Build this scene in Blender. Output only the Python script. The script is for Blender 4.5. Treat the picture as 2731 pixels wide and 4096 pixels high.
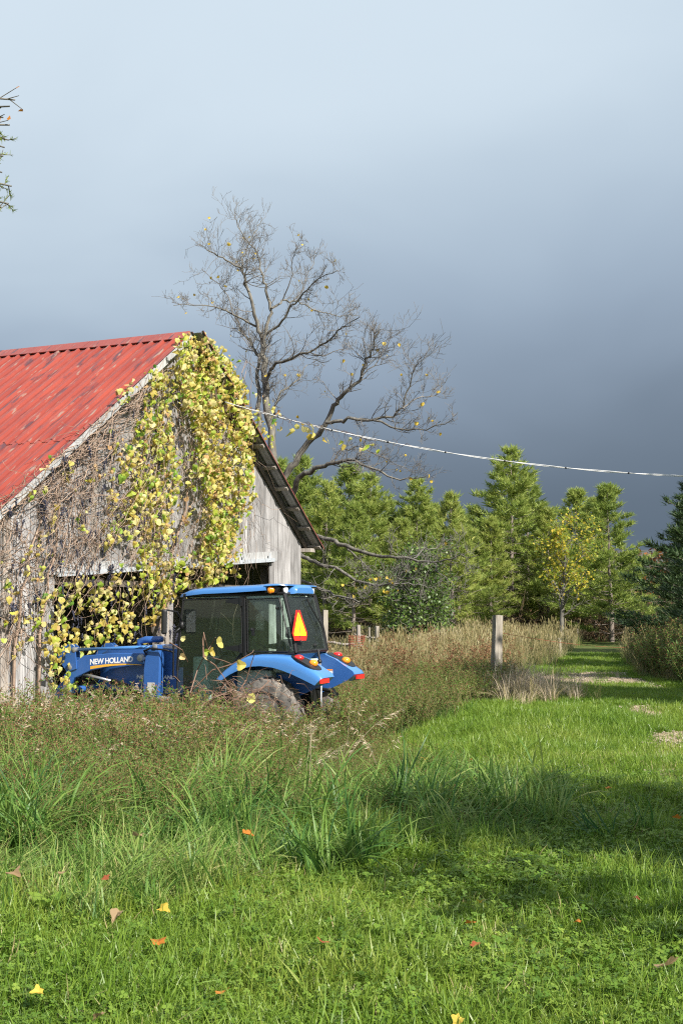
import bpy, bmesh, math, random
import numpy as np
from mathutils import Vector, Matrix, Euler

for o in list(bpy.data.objects):
    bpy.data.objects.remove(o)
scene = bpy.context.scene
COL = scene.collection
rad = math.radians

# ------------------------------------------------------------------ camera
F = 4950.0                      # focal length in photo pixels (2731 x 4096)
HORIZON = 2450.0
PITCH = math.atan((HORIZON - 2048) / F)
EYE = 2.05
cam_d = bpy.data.cameras.new('camera')
cam = bpy.data.objects.new('camera', cam_d)
COL.objects.link(cam)
cam.location = (0, 0, EYE)
cam.rotation_euler = (math.pi / 2 + PITCH, 0, 0)
cam_d.sensor_fit = 'VERTICAL'
cam_d.sensor_height = 24.0
cam_d.lens = F / 4096 * 24.0
cam_d.clip_start = 0.05
cam_d.clip_end = 6000
scene.camera = cam

# ------------------------------------------------------------------ world
SUN = Vector((0.50, -0.60, 0.62)).normalized()
w = bpy.data.worlds.new('World')
scene.world = w
w.use_nodes = True
nt = w.node_tree
nt.nodes.clear()
N = nt.nodes.new
L = nt.links.new
out = N('ShaderNodeOutputWorld')
sky = N('ShaderNodeTexSky'); sky.sky_type = 'NISHITA'; sky.sun_disc = False
sky.sun_elevation = math.asin(SUN.z); sky.sun_rotation = math.atan2(SUN.x, SUN.y)
bg1 = N('ShaderNodeBackground'); bg1.inputs['Strength'].default_value = 0.10
L(sky.outputs[0], bg1.inputs['Color'])
tc = N('ShaderNodeTexCoord')
sep = N('ShaderNodeSeparateXYZ'); L(tc.outputs['Generated'], sep.inputs[0])
mp = N('ShaderNodeMapping'); mp.inputs['Scale'].default_value = (1.4, 1.4, 2.6)
mp.inputs['Rotation'].default_value = (0.0, rad(-14), 0.0)
L(tc.outputs['Generated'], mp.inputs[0])
nz = N('ShaderNodeTexNoise'); nz.inputs['Scale'].default_value = 1.5
nz.inputs['Detail'].default_value = 4; nz.inputs['Roughness'].default_value = 0.5
nz.inputs['Distortion'].default_value = 0.4
L(mp.outputs[0], nz.inputs['Vector'])
def math_node(tree, op, a, b, clamp=False):
    m = tree.nodes.new('ShaderNodeMath'); m.operation = op; m.use_clamp = clamp
    for i, v in enumerate((a, b)):
        if hasattr(v, 'is_linked') or hasattr(v, 'links'):
            tree.links.new(v, m.inputs[i])
        else:
            m.inputs[i].default_value = v
    return m.outputs[0]
n0 = math_node(nt, 'SUBTRACT', nz.outputs['Fac'], 0.5)
n1 = math_node(nt, 'MULTIPLY', n0, 0.26)
xs = math_node(nt, 'MULTIPLY', sep.outputs['X'], -0.13)
t0 = math_node(nt, 'ADD', sep.outputs['Z'], n1)
t1 = math_node(nt, 'ADD', t0, xs)
ramp = N('ShaderNodeValToRGB')
cr = ramp.color_ramp
cr.interpolation = 'B_SPLINE'
stops = [(0.0, (.100, .135, .180)), (.11, (.150, .195, .255)), (.21, (.27, .345, .445)),
         (.31, (.405, .50, .60)), (.43, (.585, .685, .77)), (.75, (.60, .695, .78))]
while len(cr.elements) < len(stops):
    cr.elements.new(0.5)
for e, (p, c) in zip(cr.elements, stops):
    e.position = p; e.color = (*c, 1)
L(t1, ramp.inputs[0])
bg2 = N('ShaderNodeBackground'); bg2.inputs['Strength'].default_value = 0.62
L(ramp.outputs[0], bg2.inputs['Color'])
front = N('ShaderNodeMapRange'); front.inputs['From Min'].default_value = -0.6
front.inputs['From Max'].default_value = 0.1; front.interpolation_type = 'SMOOTHSTEP'
L(sep.outputs['Y'], front.inputs['Value'])
mixs = N('ShaderNodeMixShader')
L(front.outputs[0], mixs.inputs[0]); L(bg1.outputs[0], mixs.inputs[1]); L(bg2.outputs[0], mixs.inputs[2])
L(mixs.outputs[0], out.inputs['Surface'])

# ------------------------------------------------------------------ sun, exposure
sd = bpy.data.lights.new('sun', 'SUN'); sd.energy = 5.0; sd.angle = rad(0.55)
sd.color = (1.0, 0.95, 0.87)
so = bpy.data.objects.new('sun', sd); COL.objects.link(so)
so.rotation_euler = (-SUN).to_track_quat('-Z', 'Y').to_euler()
so.location = SUN * 60
vs = scene.view_settings
vs.view_transform = 'Standard'; vs.look = 'None'; vs.exposure = 0.90; vs.gamma = 1.0
vs.use_curve_mapping = False
scene.cycles.transparent_max_bounces = 24
scene.cycles.max_bounces = 8
scene.cycles.use_denoising = False
scene.cycles.filter_width = 1.15
scene.cycles.sample_clamp_indirect = 4.0

# ------------------------------------------------------------------ helpers
def ray(px, py):
    x = (px - 1365.5) / F; v = (2048 - py) / F
    c, s = math.cos(PITCH), math.sin(PITCH)
    return np.array([x, c - s * v, s + c * v])
def PX(px, py, Y):
    """photo pixel at ground distance Y -> world point"""
    r = ray(px, py); return np.array([0, 0, EYE]) + r * (Y / r[1])
def sm(a, b, x):
    t = np.clip((np.asarray(x, float) - a) / (b - a), 0, 1)
    return t * t * (3 - 2 * t)
def terrain(x, y):
    x = np.asarray(x, float); y = np.asarray(y, float)
    z = 0.45 - 0.55 * sm(9.0, 17.0, y) * sm(2.2, -0.3, x)
    z = z + 0.03 * np.sin(x * 1.3 + 0.4) * np.sin(y * 0.9) + 0.018 * np.sin(x * 3.1 + y * 2.3)
    z = z + 0.10 * sm(34, 60, y)
    return z
def on_ground(px, py, z0=0.45):
    z = z0
    for _ in range(6):
        r = ray(px, py); t = (z - EYE) / r[2]
        x, y = r[0] * t, r[1] * t
        z = float(terrain(x, y))
    return x, y, z

class MB:
    """collects faces; build() links them as one mesh object"""
    def __init__(self):
        self.v = []; self.f = []; self.m = []; self.r = []
    def add(self, verts, faces, mi=0, rnd=0.5):
        o = len(self.v)
        self.v.extend([tuple(map(float, q)) for q in verts])
        for q in faces:
            self.f.append(tuple(i + o for i in q)); self.m.append(mi); self.r.append(rnd)
    def np_add(self, V, Fc, mi=0, R=None):
        o = len(self.v)
        self.v.extend(map(tuple, np.asarray(V, float).tolist()))
        self.f.extend(map(tuple, (np.asarray(Fc) + o).tolist()))
        self.m.extend([mi] * len(Fc))
        self.r.extend([0.5] * len(Fc) if R is None else list(map(float, R)))
    def box(self, a, b, mi=0, rnd=0.5):
        x0, y0, z0 = a; x1, y1, z1 = b
        v = [(x0, y0, z0), (x1, y0, z0), (x1, y1, z0), (x0, y1, z0), (x0, y0, z1), (x1, y0, z1), (x1, y1, z1), (x0, y1, z1)]
        self.add(v, [(0, 3, 2, 1), (4, 5, 6, 7), (0, 1, 5, 4), (1, 2, 6, 5), (2, 3, 7, 6), (3, 0, 4, 7)], mi, rnd)
    def prism(self, poly, axis, a, b, mi=0, rnd=0.5):
        """poly of 2D points extruded along axis ('x','y','z') from a to b"""
        def p3(p, h):
            return {'x': (h, p[0], p[1]), 'y': (p[0], h, p[1]), 'z': (p[0], p[1], h)}[axis]
        n = len(poly)
        v = [p3(p, a) for p in poly] + [p3(p, b) for p in poly]
        f = [tuple(range(n - 1, -1, -1)), tuple(range(n, 2 * n))]
        f += [(i, (i + 1) % n, n + (i + 1) % n, n + i) for i in range(n)]
        self.add(v, f, mi, rnd)
    def tube(self, pts, rads, sides=6, mi=0, rnd=0.5, cap=True):
        pts = [np.asarray(p, float) for p in pts]
        n = len(pts)
        if not hasattr(rads, '__len__'):
            rads = [rads] * n
        up = np.array([0.31, 0.17, 0.93]); prev = None
        V = []
        ang = [2 * math.pi * k / sides for k in range(sides)]
        for i in range(n):
            d = pts[min(i + 1, n - 1)] - pts[max(i - 1, 0)]
            l = math.sqrt(d @ d)
            d = d / l if l > 1e-9 else np.array([0, 0, 1.0])
            if prev is None:
                s = np.cross(d, up)
                if s @ s < 1e-6: s = np.cross(d, np.array([1.0, 0, 0]))
            else:
                s = prev - d * (prev @ d)
            s = s / math.sqrt(s @ s + 1e-18); prev = s
            t = np.cross(d, s)
            for a in ang:
                V.append(pts[i] + (s * math.cos(a) + t * math.sin(a)) * rads[i])
        Fc = []
        for i in range(n - 1):
            for k in range(sides):
                Fc.append((i * sides + k, i * sides + (k + 1) % sides, (i + 1) * sides + (k + 1) % sides, (i + 1) * sides + k))
        if cap:
            Fc.append(tuple(range(sides - 1, -1, -1))); Fc.append(tuple((n - 1) * sides + k for k in range(sides)))
        self.add(V, Fc, mi, rnd)
    def lathe(self, prof, c, axis='y', seg=24, mi=0):
        """profile of (radius, height along axis) around centre c"""
        V = []; Fc = []
        for (r, h) in prof:
            for k in range(seg):
                a = 2 * math.pi * k / seg
                x, z = r * math.cos(a), r * math.sin(a)
                V.append({'y': (c[0] + x, c[1] + h, c[2] + z), 'x': (c[0] + h, c[1] + x, c[2] + z), 'z': (c[0] + x, c[1] + z, c[2] + h)}[axis])
        for i in range(len(prof) - 1):
            for k in range(seg):
                Fc.append((i * seg + k, i * seg + (k + 1) % seg, (i + 1) * seg + (k + 1) % seg, (i + 1) * seg + k))
        if prof[0][0] > 1e-4: Fc.append(tuple(range(seg - 1, -1, -1)))
        if prof[-1][0] > 1e-4: Fc.append(tuple((len(prof) - 1) * seg + k for k in range(seg)))
        self.add(V, Fc, mi)
    def ball(self, c, r, mi=0, rnd=0.5, seg=8, rings=5, sc=(1, 1, 1)):
        V = []; Fc = []
        for i in range(rings + 1):
            th = math.pi * i / rings
            for k in range(seg):
                a = 2 * math.pi * k / seg
                V.append((c[0] + r * sc[0] * math.sin(th) * math.cos(a), c[1] + r * sc[1] * math.sin(th) * math.sin(a), c[2] + r * sc[2] * math.cos(th)))
        for i in range(rings):
            for k in range(seg):
                Fc.append((i * seg + k, (i + 1) * seg + k, (i + 1) * seg + (k + 1) % seg, i * seg + (k + 1) % seg))
        self.add(V, Fc, mi, rnd)
    def mesh(self, name, mats, smooth=False):
        me = bpy.data.meshes.new(name)
        me.from_pydata(self.v, [], self.f)
        for m in (mats if isinstance(mats, (list, tuple)) else [mats]):
            me.materials.append(m)
        n = len(me.polygons)
        me.polygons.foreach_set('material_index', self.m[:n])
        if smooth:
            me.polygons.foreach_set('use_smooth', [True] * n)
        at = me.attributes.new('rnd', 'FLOAT', 'FACE')
        at.data.foreach_set('value', self.r[:n])
        me.update()
        return me
    def build(self, name, mats, parent=None, smooth=False, angle=None):
        me = self.mesh(name, mats, smooth)
        if angle is not None:
            bm = bmesh.new(); bm.from_mesh(me)
            bmesh.ops.recalc_face_normals(bm, faces=bm.faces)
            for e in bm.edges:
                if len(e.link_faces) == 2 and e.calc_face_angle(0) > rad(angle): e.smooth = False
            for f in bm.faces: f.smooth = True
            bm.to_mesh(me); bm.free()
        o = bpy.data.objects.new(name, me); COL.objects.link(o)
        if parent: o.parent = parent
        return o
def bevel(o, wdt, seg=2):
    m = o.modifiers.new('bevel', 'BEVEL'); m.width = wdt; m.segments = seg; m.limit_method = 'ANGLE'; m.angle_limit = rad(40)
    return o
def link(name, me, parent=None, loc=(0, 0, 0), rot=(0, 0, 0), scl=(1, 1, 1)):
    o = bpy.data.objects.new(name, me); COL.objects.link(o)
    o.location = loc; o.rotation_euler = rot; o.scale = scl
    if parent: o.parent = parent
    return o
def empty(name, loc=(0, 0, 0), rz=0, scl=1.0):
    o = bpy.data.objects.new(name, None); COL.objects.link(o)
    o.location = loc; o.rotation_euler = (0, 0, rz); o.scale = (scl, scl, scl); o.empty_display_size = 0.3
    return o
def tag(o, label=None, cat=None, group=None, kind=None):
    if label: o['label'] = label
    if cat: o['category'] = cat
    if group: o['group'] = group
    if kind: o['kind'] = kind
    return o

# ------------------------------------------------------------------ materials
def newmat(name):
    m = bpy.data.materials.new(name); m.use_nodes = True
    t = m.node_tree; t.nodes.clear()
    o = t.nodes.new('ShaderNodeOutputMaterial')
    return m, t, o
def surf(name, c1, c2=None, scale=6.0, stretch=(1, 1, 1), rough=0.7, bump=0.0, metal=0.0, spec=0.4, detail=5, use_rnd=0.0, coat=0.0, low=.3, high=.7):
    m, t, o = newmat(name)
    b = t.nodes.new('ShaderNodeBsdfPrincipled')
    b.inputs['Roughness'].default_value = rough; b.inputs['Metallic'].default_value = metal
    b.inputs['Specular IOR Level'].default_value = spec
    b.inputs['Coat Weight'].default_value = coat; b.inputs['Coat Roughness'].default_value = 0.08
    if c2 is None: c2 = tuple(x * 0.75 for x in c1)
    tcn = t.nodes.new('ShaderNodeTexCoord'); mpn = t.nodes.new('ShaderNodeMapping')
    mpn.inputs['Scale'].default_value = stretch
    t.links.new(tcn.outputs['Object'], mpn.inputs[0])
    n = t.nodes.new('ShaderNodeTexNoise'); n.inputs['Scale'].default_value = scale; n.inputs['Detail'].default_value = detail
    n.inputs['Roughness'].default_value = 0.6
    t.links.new(mpn.outputs[0], n.inputs['Vector'])
    r = t.nodes.new('ShaderNodeValToRGB')
    r.color_ramp.elements[0].position = low; r.color_ramp.elements[0].color = (*c2, 1)
    r.color_ramp.elements[1].position = high; r.color_ramp.elements[1].color = (*c1, 1)
    t.links.new(n.outputs['Fac'], r.inputs[0])
    colr = r.outputs[0]
    if use_rnd:
        oi = t.nodes.new('ShaderNodeObjectInfo')
        mr = t.nodes.new('ShaderNodeMapRange'); mr.inputs['To Min'].default_value = 1 - use_rnd; mr.inputs['To Max'].default_value = 1 + use_rnd
        t.links.new(oi.outputs['Random'], mr.inputs['Value'])
        hs = t.nodes.new('ShaderNodeHueSaturation')
        t.links.new(mr.outputs[0], hs.inputs['Value']); t.links.new(colr, hs.inputs['Color'])
        colr = hs.outputs[0]
    t.links.new(colr, b.inputs['Base Color'])
    if bump:
        bn = t.nodes.new('ShaderNodeBump'); bn.inputs['Strength'].default_value = bump; bn.inputs['Distance'].default_value = 0.02
        t.links.new(n.outputs['Fac'], bn.inputs['Height']); t.links.new(bn.outputs[0], b.inputs['Normal'])
    t.links.new(b.outputs[0], o.inputs[0])
    return m
def leaf(name, cols, trans=0.35, rough=0.45, spec=0.35, inst=0.5, patch=0.0):
    """foliage: colour picked along cols by a per-leaf value and a per-plant value"""
    m, t, o = newmat(name)
    at = t.nodes.new('ShaderNodeAttribute'); at.attribute_name = 'rnd'
    oi = t.nodes.new('ShaderNodeObjectInfo')
    a = math_node(t, 'MULTIPLY', at.outputs['Fac'], 1 - inst)
    ln = t.nodes.new('ShaderNodeTexNoise'); ln.inputs['Scale'].default_value = .9; ln.inputs['Detail'].default_value = 3
    t.links.new(oi.outputs['Location'], ln.inputs['Vector'])
    nb = t.nodes.new('ShaderNodeMapRange'); nb.inputs['From Min'].default_value = .32; nb.inputs['From Max'].default_value = .68
    t.links.new(ln.outputs['Fac'], nb.inputs['Value'])
    mixn = t.nodes.new('ShaderNodeMix'); mixn.inputs[0].default_value = patch
    t.links.new(oi.outputs['Random'], mixn.inputs[2]); t.links.new(nb.outputs[0], mixn.inputs[3])
    b_ = math_node(t, 'MULTIPLY', mixn.outputs[0], inst)
    s = math_node(t, 'ADD', a, b_)
    r = t.nodes.new('ShaderNodeValToRGB')
    while len(r.color_ramp.elements) < len(cols): r.color_ramp.elements.new(.5)
    for i, (e, c) in enumerate(zip(r.color_ramp.elements, cols)):
        e.position = 0.12 + 0.76 * i / max(1, len(cols) - 1); e.color = (*c, 1)
    t.links.new(s, r.inputs[0])
    p = t.nodes.new('ShaderNodeBsdfPrincipled'); p.inputs['Roughness'].default_value = rough; p.inputs['Specular IOR Level'].default_value = spec
    tr = t.nodes.new('ShaderNodeBsdfTranslucent')
    t.links.new(r.outputs[0], p.inputs['Base Color']); t.links.new(r.outputs[0], tr.inputs['Color'])
    mx = t.nodes.new('ShaderNodeMixShader'); mx.inputs[0].default_value = trans
    t.links.new(p.outputs[0], mx.inputs[1]); t.links.new(tr.outputs[0], mx.inputs[2])
    t.links.new(mx.outputs[0], o.inputs[0])
    return m
def glass(name, tint, rough=0.02, haze=0.0):
    m, t, o = newmat(name)
    tr = t.nodes.new('ShaderNodeBsdfTransparent'); tr.inputs[0].default_value = (*tint, 1)
    gl = t.nodes.new('ShaderNodeBsdfGlossy'); gl.inputs['Roughness'].default_value = rough
    lw = t.nodes.new('ShaderNodeFresnel'); lw.inputs['IOR'].default_value = 1.5
    mx = t.nodes.new('ShaderNodeMixShader')
    t.links.new(lw.outputs[0], mx.inputs[0]); t.links.new(tr.outputs[0], mx.inputs[1]); t.links.new(gl.outputs[0], mx.inputs[2])
    df = t.nodes.new('ShaderNodeBsdfDiffuse'); df.inputs[0].default_value = (.55, .63, .58, 1)
    m2 = t.nodes.new('ShaderNodeMixShader'); m2.inputs[0].default_value = haze
    t.links.new(mx.outputs[0], m2.inputs[1]); t.links.new(df.outputs[0], m2.inputs[2])
    t.links.new(m2.outputs[0], o.inputs[0])
    return m

# weathered boards: long vertical grain, pale and dark streaks
def board_mat(name, light, mid, dark, rnd=0.22):
    m, t, o = newmat(name)
    b = t.nodes.new('ShaderNodeBsdfPrincipled'); b.inputs['Roughness'].default_value = .85; b.inputs['Specular IOR Level'].default_value = .15
    tcn = t.nodes.new('ShaderNodeTexCoord'); oi = t.nodes.new('ShaderNodeObjectInfo')
    off = t.nodes.new('ShaderNodeVectorMath'); off.operation = 'ADD'
    cmb = t.nodes.new('ShaderNodeCombineXYZ')
    k = math_node(t, 'MULTIPLY', oi.outputs['Random'], 37.0)
    t.links.new(k, cmb.inputs[2]); t.links.new(k, cmb.inputs[0])
    t.links.new(tcn.outputs['Object'], off.inputs[0]); t.links.new(cmb.outputs[0], off.inputs[1])
    mpn = t.nodes.new('ShaderNodeMapping'); mpn.inputs['Scale'].default_value = (26, 26, 0.9)
    t.links.new(off.outputs[0], mpn.inputs[0])
    n = t.nodes.new('ShaderNodeTexNoise'); n.inputs['Scale'].default_value = 1.6; n.inputs['Detail'].default_value = 7; n.inputs['Roughness'].default_value = .65
    n.inputs['Distortion'].default_value = .6
    t.links.new(mpn.outputs[0], n.inputs['Vector'])
    n2 = t.nodes.new('ShaderNodeTexNoise'); n2.inputs['Scale'].default_value = 1.3; n2.inputs['Detail'].default_value = 4
    t.links.new(off.outputs[0], n2.inputs['Vector'])
    s = math_node(t, 'MULTIPLY', n.outputs['Fac'], 0.72); s2 = math_node(t, 'MULTIPLY', n2.outputs['Fac'], 0.28)
    sum_ = math_node(t, 'ADD', s, s2)
    r = t.nodes.new('ShaderNodeValToRGB'); r.color_ramp.elements.new(.5)
    for e, p, c in zip(r.color_ramp.elements, (.34, .5, .62), (dark, mid, light)):
        e.position = p; e.color = (*c, 1)
    t.links.new(sum_, r.inputs[0])
    mr = t.nodes.new('ShaderNodeMapRange'); mr.inputs['To Min'].default_value = 1 - rnd; mr.inputs['To Max'].default_value = 1 + rnd
    t.links.new(oi.outputs['Random'], mr.inputs['Value'])
    hs = t.nodes.new('ShaderNodeHueSaturation')
    t.links.new(mr.outputs[0], hs.inputs['Value']); t.links.new(r.outputs[0], hs.inputs['Color'])
    t.links.new(hs.outputs[0], b.inputs['Base Color'])
    bn = t.nodes.new('ShaderNodeBump'); bn.inputs['Strength'].default_value = .5; bn.inputs['Distance'].default_value = .01
    t.links.new(n.outputs['Fac'], bn.inputs['Height']); t.links.new(bn.outputs[0], b.inputs['Normal'])
    t.links.new(b.outputs[0], o.inputs[0])
    return m
# faded red roof paint with worn streaks running down the slope (object x = down slope)
def roof_mat():
    m, t, o = newmat('red_roof_paint')
    b = t.nodes.new('ShaderNodeBsdfPrincipled'); b.inputs['Roughness'].default_value = .42; b.inputs['Specular IOR Level'].default_value = .4
    tcn = t.nodes.new('ShaderNodeTexCoord'); oi = t.nodes.new('ShaderNodeObjectInfo')
    k = math_node(t, 'MULTIPLY', oi.outputs['Random'], 50.0)
    cmb = t.nodes.new('ShaderNodeCombineXYZ'); t.links.new(k, cmb.inputs[0]); t.links.new(k, cmb.inputs[1])
    off = t.nodes.new('ShaderNodeVectorMath'); off.operation = 'ADD'
    t.links.new(tcn.outputs['Object'], off.inputs[0]); t.links.new(cmb.outputs[0], off.inputs[1])
    def noise(sc, stretch, det=4):
        mpn = t.nodes.new('ShaderNodeMapping'); mpn.inputs['Scale'].default_value = stretch
        t.links.new(off.outputs[0], mpn.inputs[0])
        n = t.nodes.new('ShaderNodeTexNoise'); n.inputs['Scale'].default_value = sc; n.inputs['Detail'].default_value = det
        t.links.new(mpn.outputs[0], n.inputs['Vector']); return n.outputs['Fac']
    base = t.nodes.new('ShaderNodeValToRGB')
    base.color_ramp.elements[0].position = .3; base.color_ramp.elements[0].color = (.19, .034, .025, 1)
    base.color_ramp.elements[1].position = .7; base.color_ramp.elements[1].color = (.265, .049, .031, 1)
    t.links.new(noise(1.2, (.6, 2, 1)), base.inputs[0])
    def layer(prev, col, fac, lo, hi):
        mr = t.nodes.new('ShaderNodeMapRange'); mr.inputs['From Min'].default_value = lo; mr.inputs['From Max'].default_value = hi
        t.links.new(fac, mr.inputs['Value'])
        mx = t.nodes.new('ShaderNodeMix'); mx.data_type = 'RGBA'
        t.links.new(mr.outputs[0], mx.inputs[0]); t.links.new(prev, mx.inputs[6]); mx.inputs[7].default_value = (*col, 1)
        return mx.outputs[2]
    c = layer(base.outputs[0], (.085, .035, .04), noise(2.2, (.55, 5, 1), 5), .575, .65)
    c = layer(c, (.22, .15, .12), noise(3.0, (.7, 9, 1), 5), .60, .68)
    t.links.new(c, b.inputs['Base Color'])
    t.links.new(b.outputs[0], o.inputs[0])
    return m

M = {}
M['board'] = board_mat('weathered_board', (.41, .40, .395), (.26, .252, .247), (.085, .08, .077))
M['board_brown'] = board_mat('weathered_brown_board', (.40, .365, .325), (.26, .23, .20), (.11, .09, .075))
M['post'] = board_mat('grey_post_wood', (.36, .33, .28), (.24, .215, .175), (.09, .075, .06), .12)
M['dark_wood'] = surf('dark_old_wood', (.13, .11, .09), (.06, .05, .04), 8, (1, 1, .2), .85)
M['white_board'] = board_mat('flaking_white_board', (.42, .43, .425), (.33, .33, .325), (.14, .135, .13), .06)
M['roof'] = roof_mat()
M['galv'] = surf('galvanised_underside', (.30, .31, .32), (.20, .19, .18), 5, rough=.5, metal=.6)
M['rail'] = surf('pale_track_steel', (.50, .54, .57), (.38, .40, .42), 9, rough=.5, metal=.2)
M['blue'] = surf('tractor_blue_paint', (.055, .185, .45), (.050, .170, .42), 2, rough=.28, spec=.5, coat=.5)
M['blue_shaded'] = surf('shaded_blue_paint', (.030, .105, .32), (.024, .088, .28), 3, rough=.38, spec=.5, coat=.2)  # tractor blue again, with the shade of side-facing parts put into the colour
M['black'] = surf('black_plastic', (.012, .012, .013), (.008, .008, .008), 6, rough=.45)
M['rubber'] = surf('muddy_tyre_rubber', (.20, .18, .155), (.055, .052, .05), 9, rough=.9, bump=.3, low=.35, high=.65)
M['rim'] = surf('rim_paint', (.55, .53, .48), (.42, .40, .36), 8, rough=.5)
M['glass'] = glass('cab_glass', (.88, .95, .91), haze=.012)
M['trim'] = surf('pale_green_grey_plastic', (.36, .44, .41), (.32, .39, .37), 5, rough=.6)
M['seat'] = surf('dark_seat_vinyl', (.035, .035, .04), None, 8, rough=.6)
M['steel'] = surf('bare_steel', (.42, .43, .44), (.28, .28, .28), 12, rough=.4, metal=.7)
M['red_lens'] = surf('red_lens', (.70, .02, .02), None, 20, rough=.15, coat=.8)
M['amber'] = surf('amber_lens', (.95, .30, .02), (.85, .22, .01), 30, rough=.15, coat=.8)
M['clear_lens'] = surf('clear_lens', (.78, .80, .82), (.6, .62, .64), 30, rough=.12, coat=1)
M['smv_red'] = surf('reflective_red', (.75, .03, .02), (.65, .025, .02), 20, rough=.35)
M['smv_yellow'] = surf('fluorescent_yellow_orange', (.98, .62, .02), (.95, .55, .015), 4, rough=.5)
M['white_decal'] = surf('white_decal', (.74, .74, .74), (.66, .66, .66), 10, rough=.4)
M['yellow_decal'] = surf('yellow_decal', (.78, .42, .05), None, 10, rough=.4)
M['grape'] = surf('blue_black_grape', (.030, .032, .055), (.012, .012, .022), 30, rough=.5)
M['bark'] = surf('walnut_bark', (.21, .195, .16), (.055, .05, .04), 9, (1, 1, .35), .9, .6)
M['twig'] = surf('grey_twig', (.20, .185, .165), (.09, .083, .073), 3, rough=.85)
M['pine_bark'] = surf('pine_bark', (.24, .20, .165), (.11, .09, .075), 5, (1, 1, .4), .9, .4)
M['cane'] = surf('red_brown_cane', (.20, .115, .075), (.11, .065, .045), 14, rough=.6)
M['vine_stem'] = surf('brown_vine_stem', (.34, .25, .18), (.15, .10, .075), 11, rough=.85)
M['cable'] = surf('pale_cable', (.72, .71, .68), (.58, .57, .55), 8, rough=.4)
M['rust'] = surf('rusty_wire', (.30, .10, .045), (.16, .05, .03), 20, rough=.9)
M['stone'] = surf('pale_gravel_stone', (.38, .32, .24), (.24, .20, .15), 14, rough=.9)
M['hill'] = surf('far_wooded_slope', (.09, .075, .06), (.035, .045, .05), .02, rough=1.0, detail=8)
M['needle'] = leaf('pine_needle', [(.14, .20, .045), (.24, .315, .065), (.33, .39, .09), (.41, .43, .12)], .45, .5, .3, .3)
M['needle_shaded'] = leaf('shaded_spruce_needle', [(.02, .045, .018), (.04, .075, .025), (.07, .11, .03)], .2, .5, .3, .25)  # conifers at the right: the shade they stand in is put into the colour
M['grass'] = leaf('lawn_blade', [(.085, .175, .018), (.145, .25, .026), (.20, .295, .038), (.28, .335, .06)], .45, .40, .45, .62, .6)
M['long'] = leaf('long_blade', [(.036, .105, .026), (.085, .185, .034), (.15, .255, .045), (.24, .32, .075), (.42, .38, .16)], .42, .45, .32, .5, .5)
M['clover'] = leaf('clover_leaf', [(.095, .19, .02), (.165, .27, .032), (.25, .34, .05)], .42, .45, .4, .4)
M['dry'] = leaf('dry_blade', [(.10, .13, .04), (.20, .18, .07), (.33, .275, .125), (.44, .375, .20), (.50, .44, .27)], .3, .6, .3, .6, .6)
M['straw'] = leaf('seed_plume', [(.40, .31, .20), (.54, .43, .30), (.62, .53, .40)], .3, .6, .3, .4)
M['weedleaf'] = leaf('weed_leaf', [(.05, .12, .02), (.10, .185, .03), (.165, .235, .045), (.24, .205, .075)], .36, .5, .35, .5, .6)
M['weedseed'] = leaf('weed_seed', [(.09, .038, .022), (.18, .078, .04), (.28, .155, .08)], .1, .8, .2, .4)
M['weedstem'] = leaf('weed_stem', [(.09, .12, .035), (.15, .13, .05), (.24, .18, .09)], .1, .7, .2, .5)
M['vine_yellow'] = leaf('vine_yellow', [(.46, .35, .07), (.58, .48, .12), (.58, .55, .17), (.64, .57, .25)], .45, .45, .35, .9)
M['vine_lime'] = leaf('vine_lime', [(.26, .38, .045), (.40, .47, .06), (.50, .53, .09)], .45, .45, .35, .9)
M['vine_green'] = leaf('vine_green', [(.10, .22, .03), (.17, .30, .04), (.26, .38, .05)], .4, .45, .35, .9)
M['vine_tan'] = leaf('vine_tan', [(.42, .25, .10), (.55, .36, .16), (.52, .42, .20)], .3, .6, .25, .9)
M['shrubleaf'] = leaf('shrub_leaf', [(.05, .10, .02), (.09, .16, .03), (.15, .22, .04)], .3, .45, .4, .2)
M['yellowleaf'] = leaf('yellow_tree_leaf', [(.16, .24, .03), (.34, .36, .04), (.50, .42, .05), (.55, .40, .05)], .45, .5, .3, .15)
M['mapleleaf'] = leaf('maple_leaf', [(.09, .17, .025), (.20, .22, .03), (.45, .25, .04), (.50, .16, .03)], .35, .5, .3, .1)
M['orange'] = leaf('orange_fallen_leaf', [(.40, .14, .02), (.48, .19, .03)], .25, .55, .3, .8)
M['redleaf'] = leaf('red_fallen_leaf', [(.24, .05, .025), (.30, .08, .03)], .25, .55, .3, .8)
M['tanleaf'] = leaf('tan_fallen_leaf', [(.28, .185, .095), (.35, .245, .135)], .25, .6, .3, .8)
M['yellowfall'] = leaf('yellow_fallen_leaf', [(.46, .32, .04), (.52, .39, .06)], .25, .55, .3, .8)
M['brush'] = leaf('brown_brush', [(.06, .045, .03), (.12, .085, .05), (.20, .12, .06)], .2, .8, .2, .2)

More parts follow.
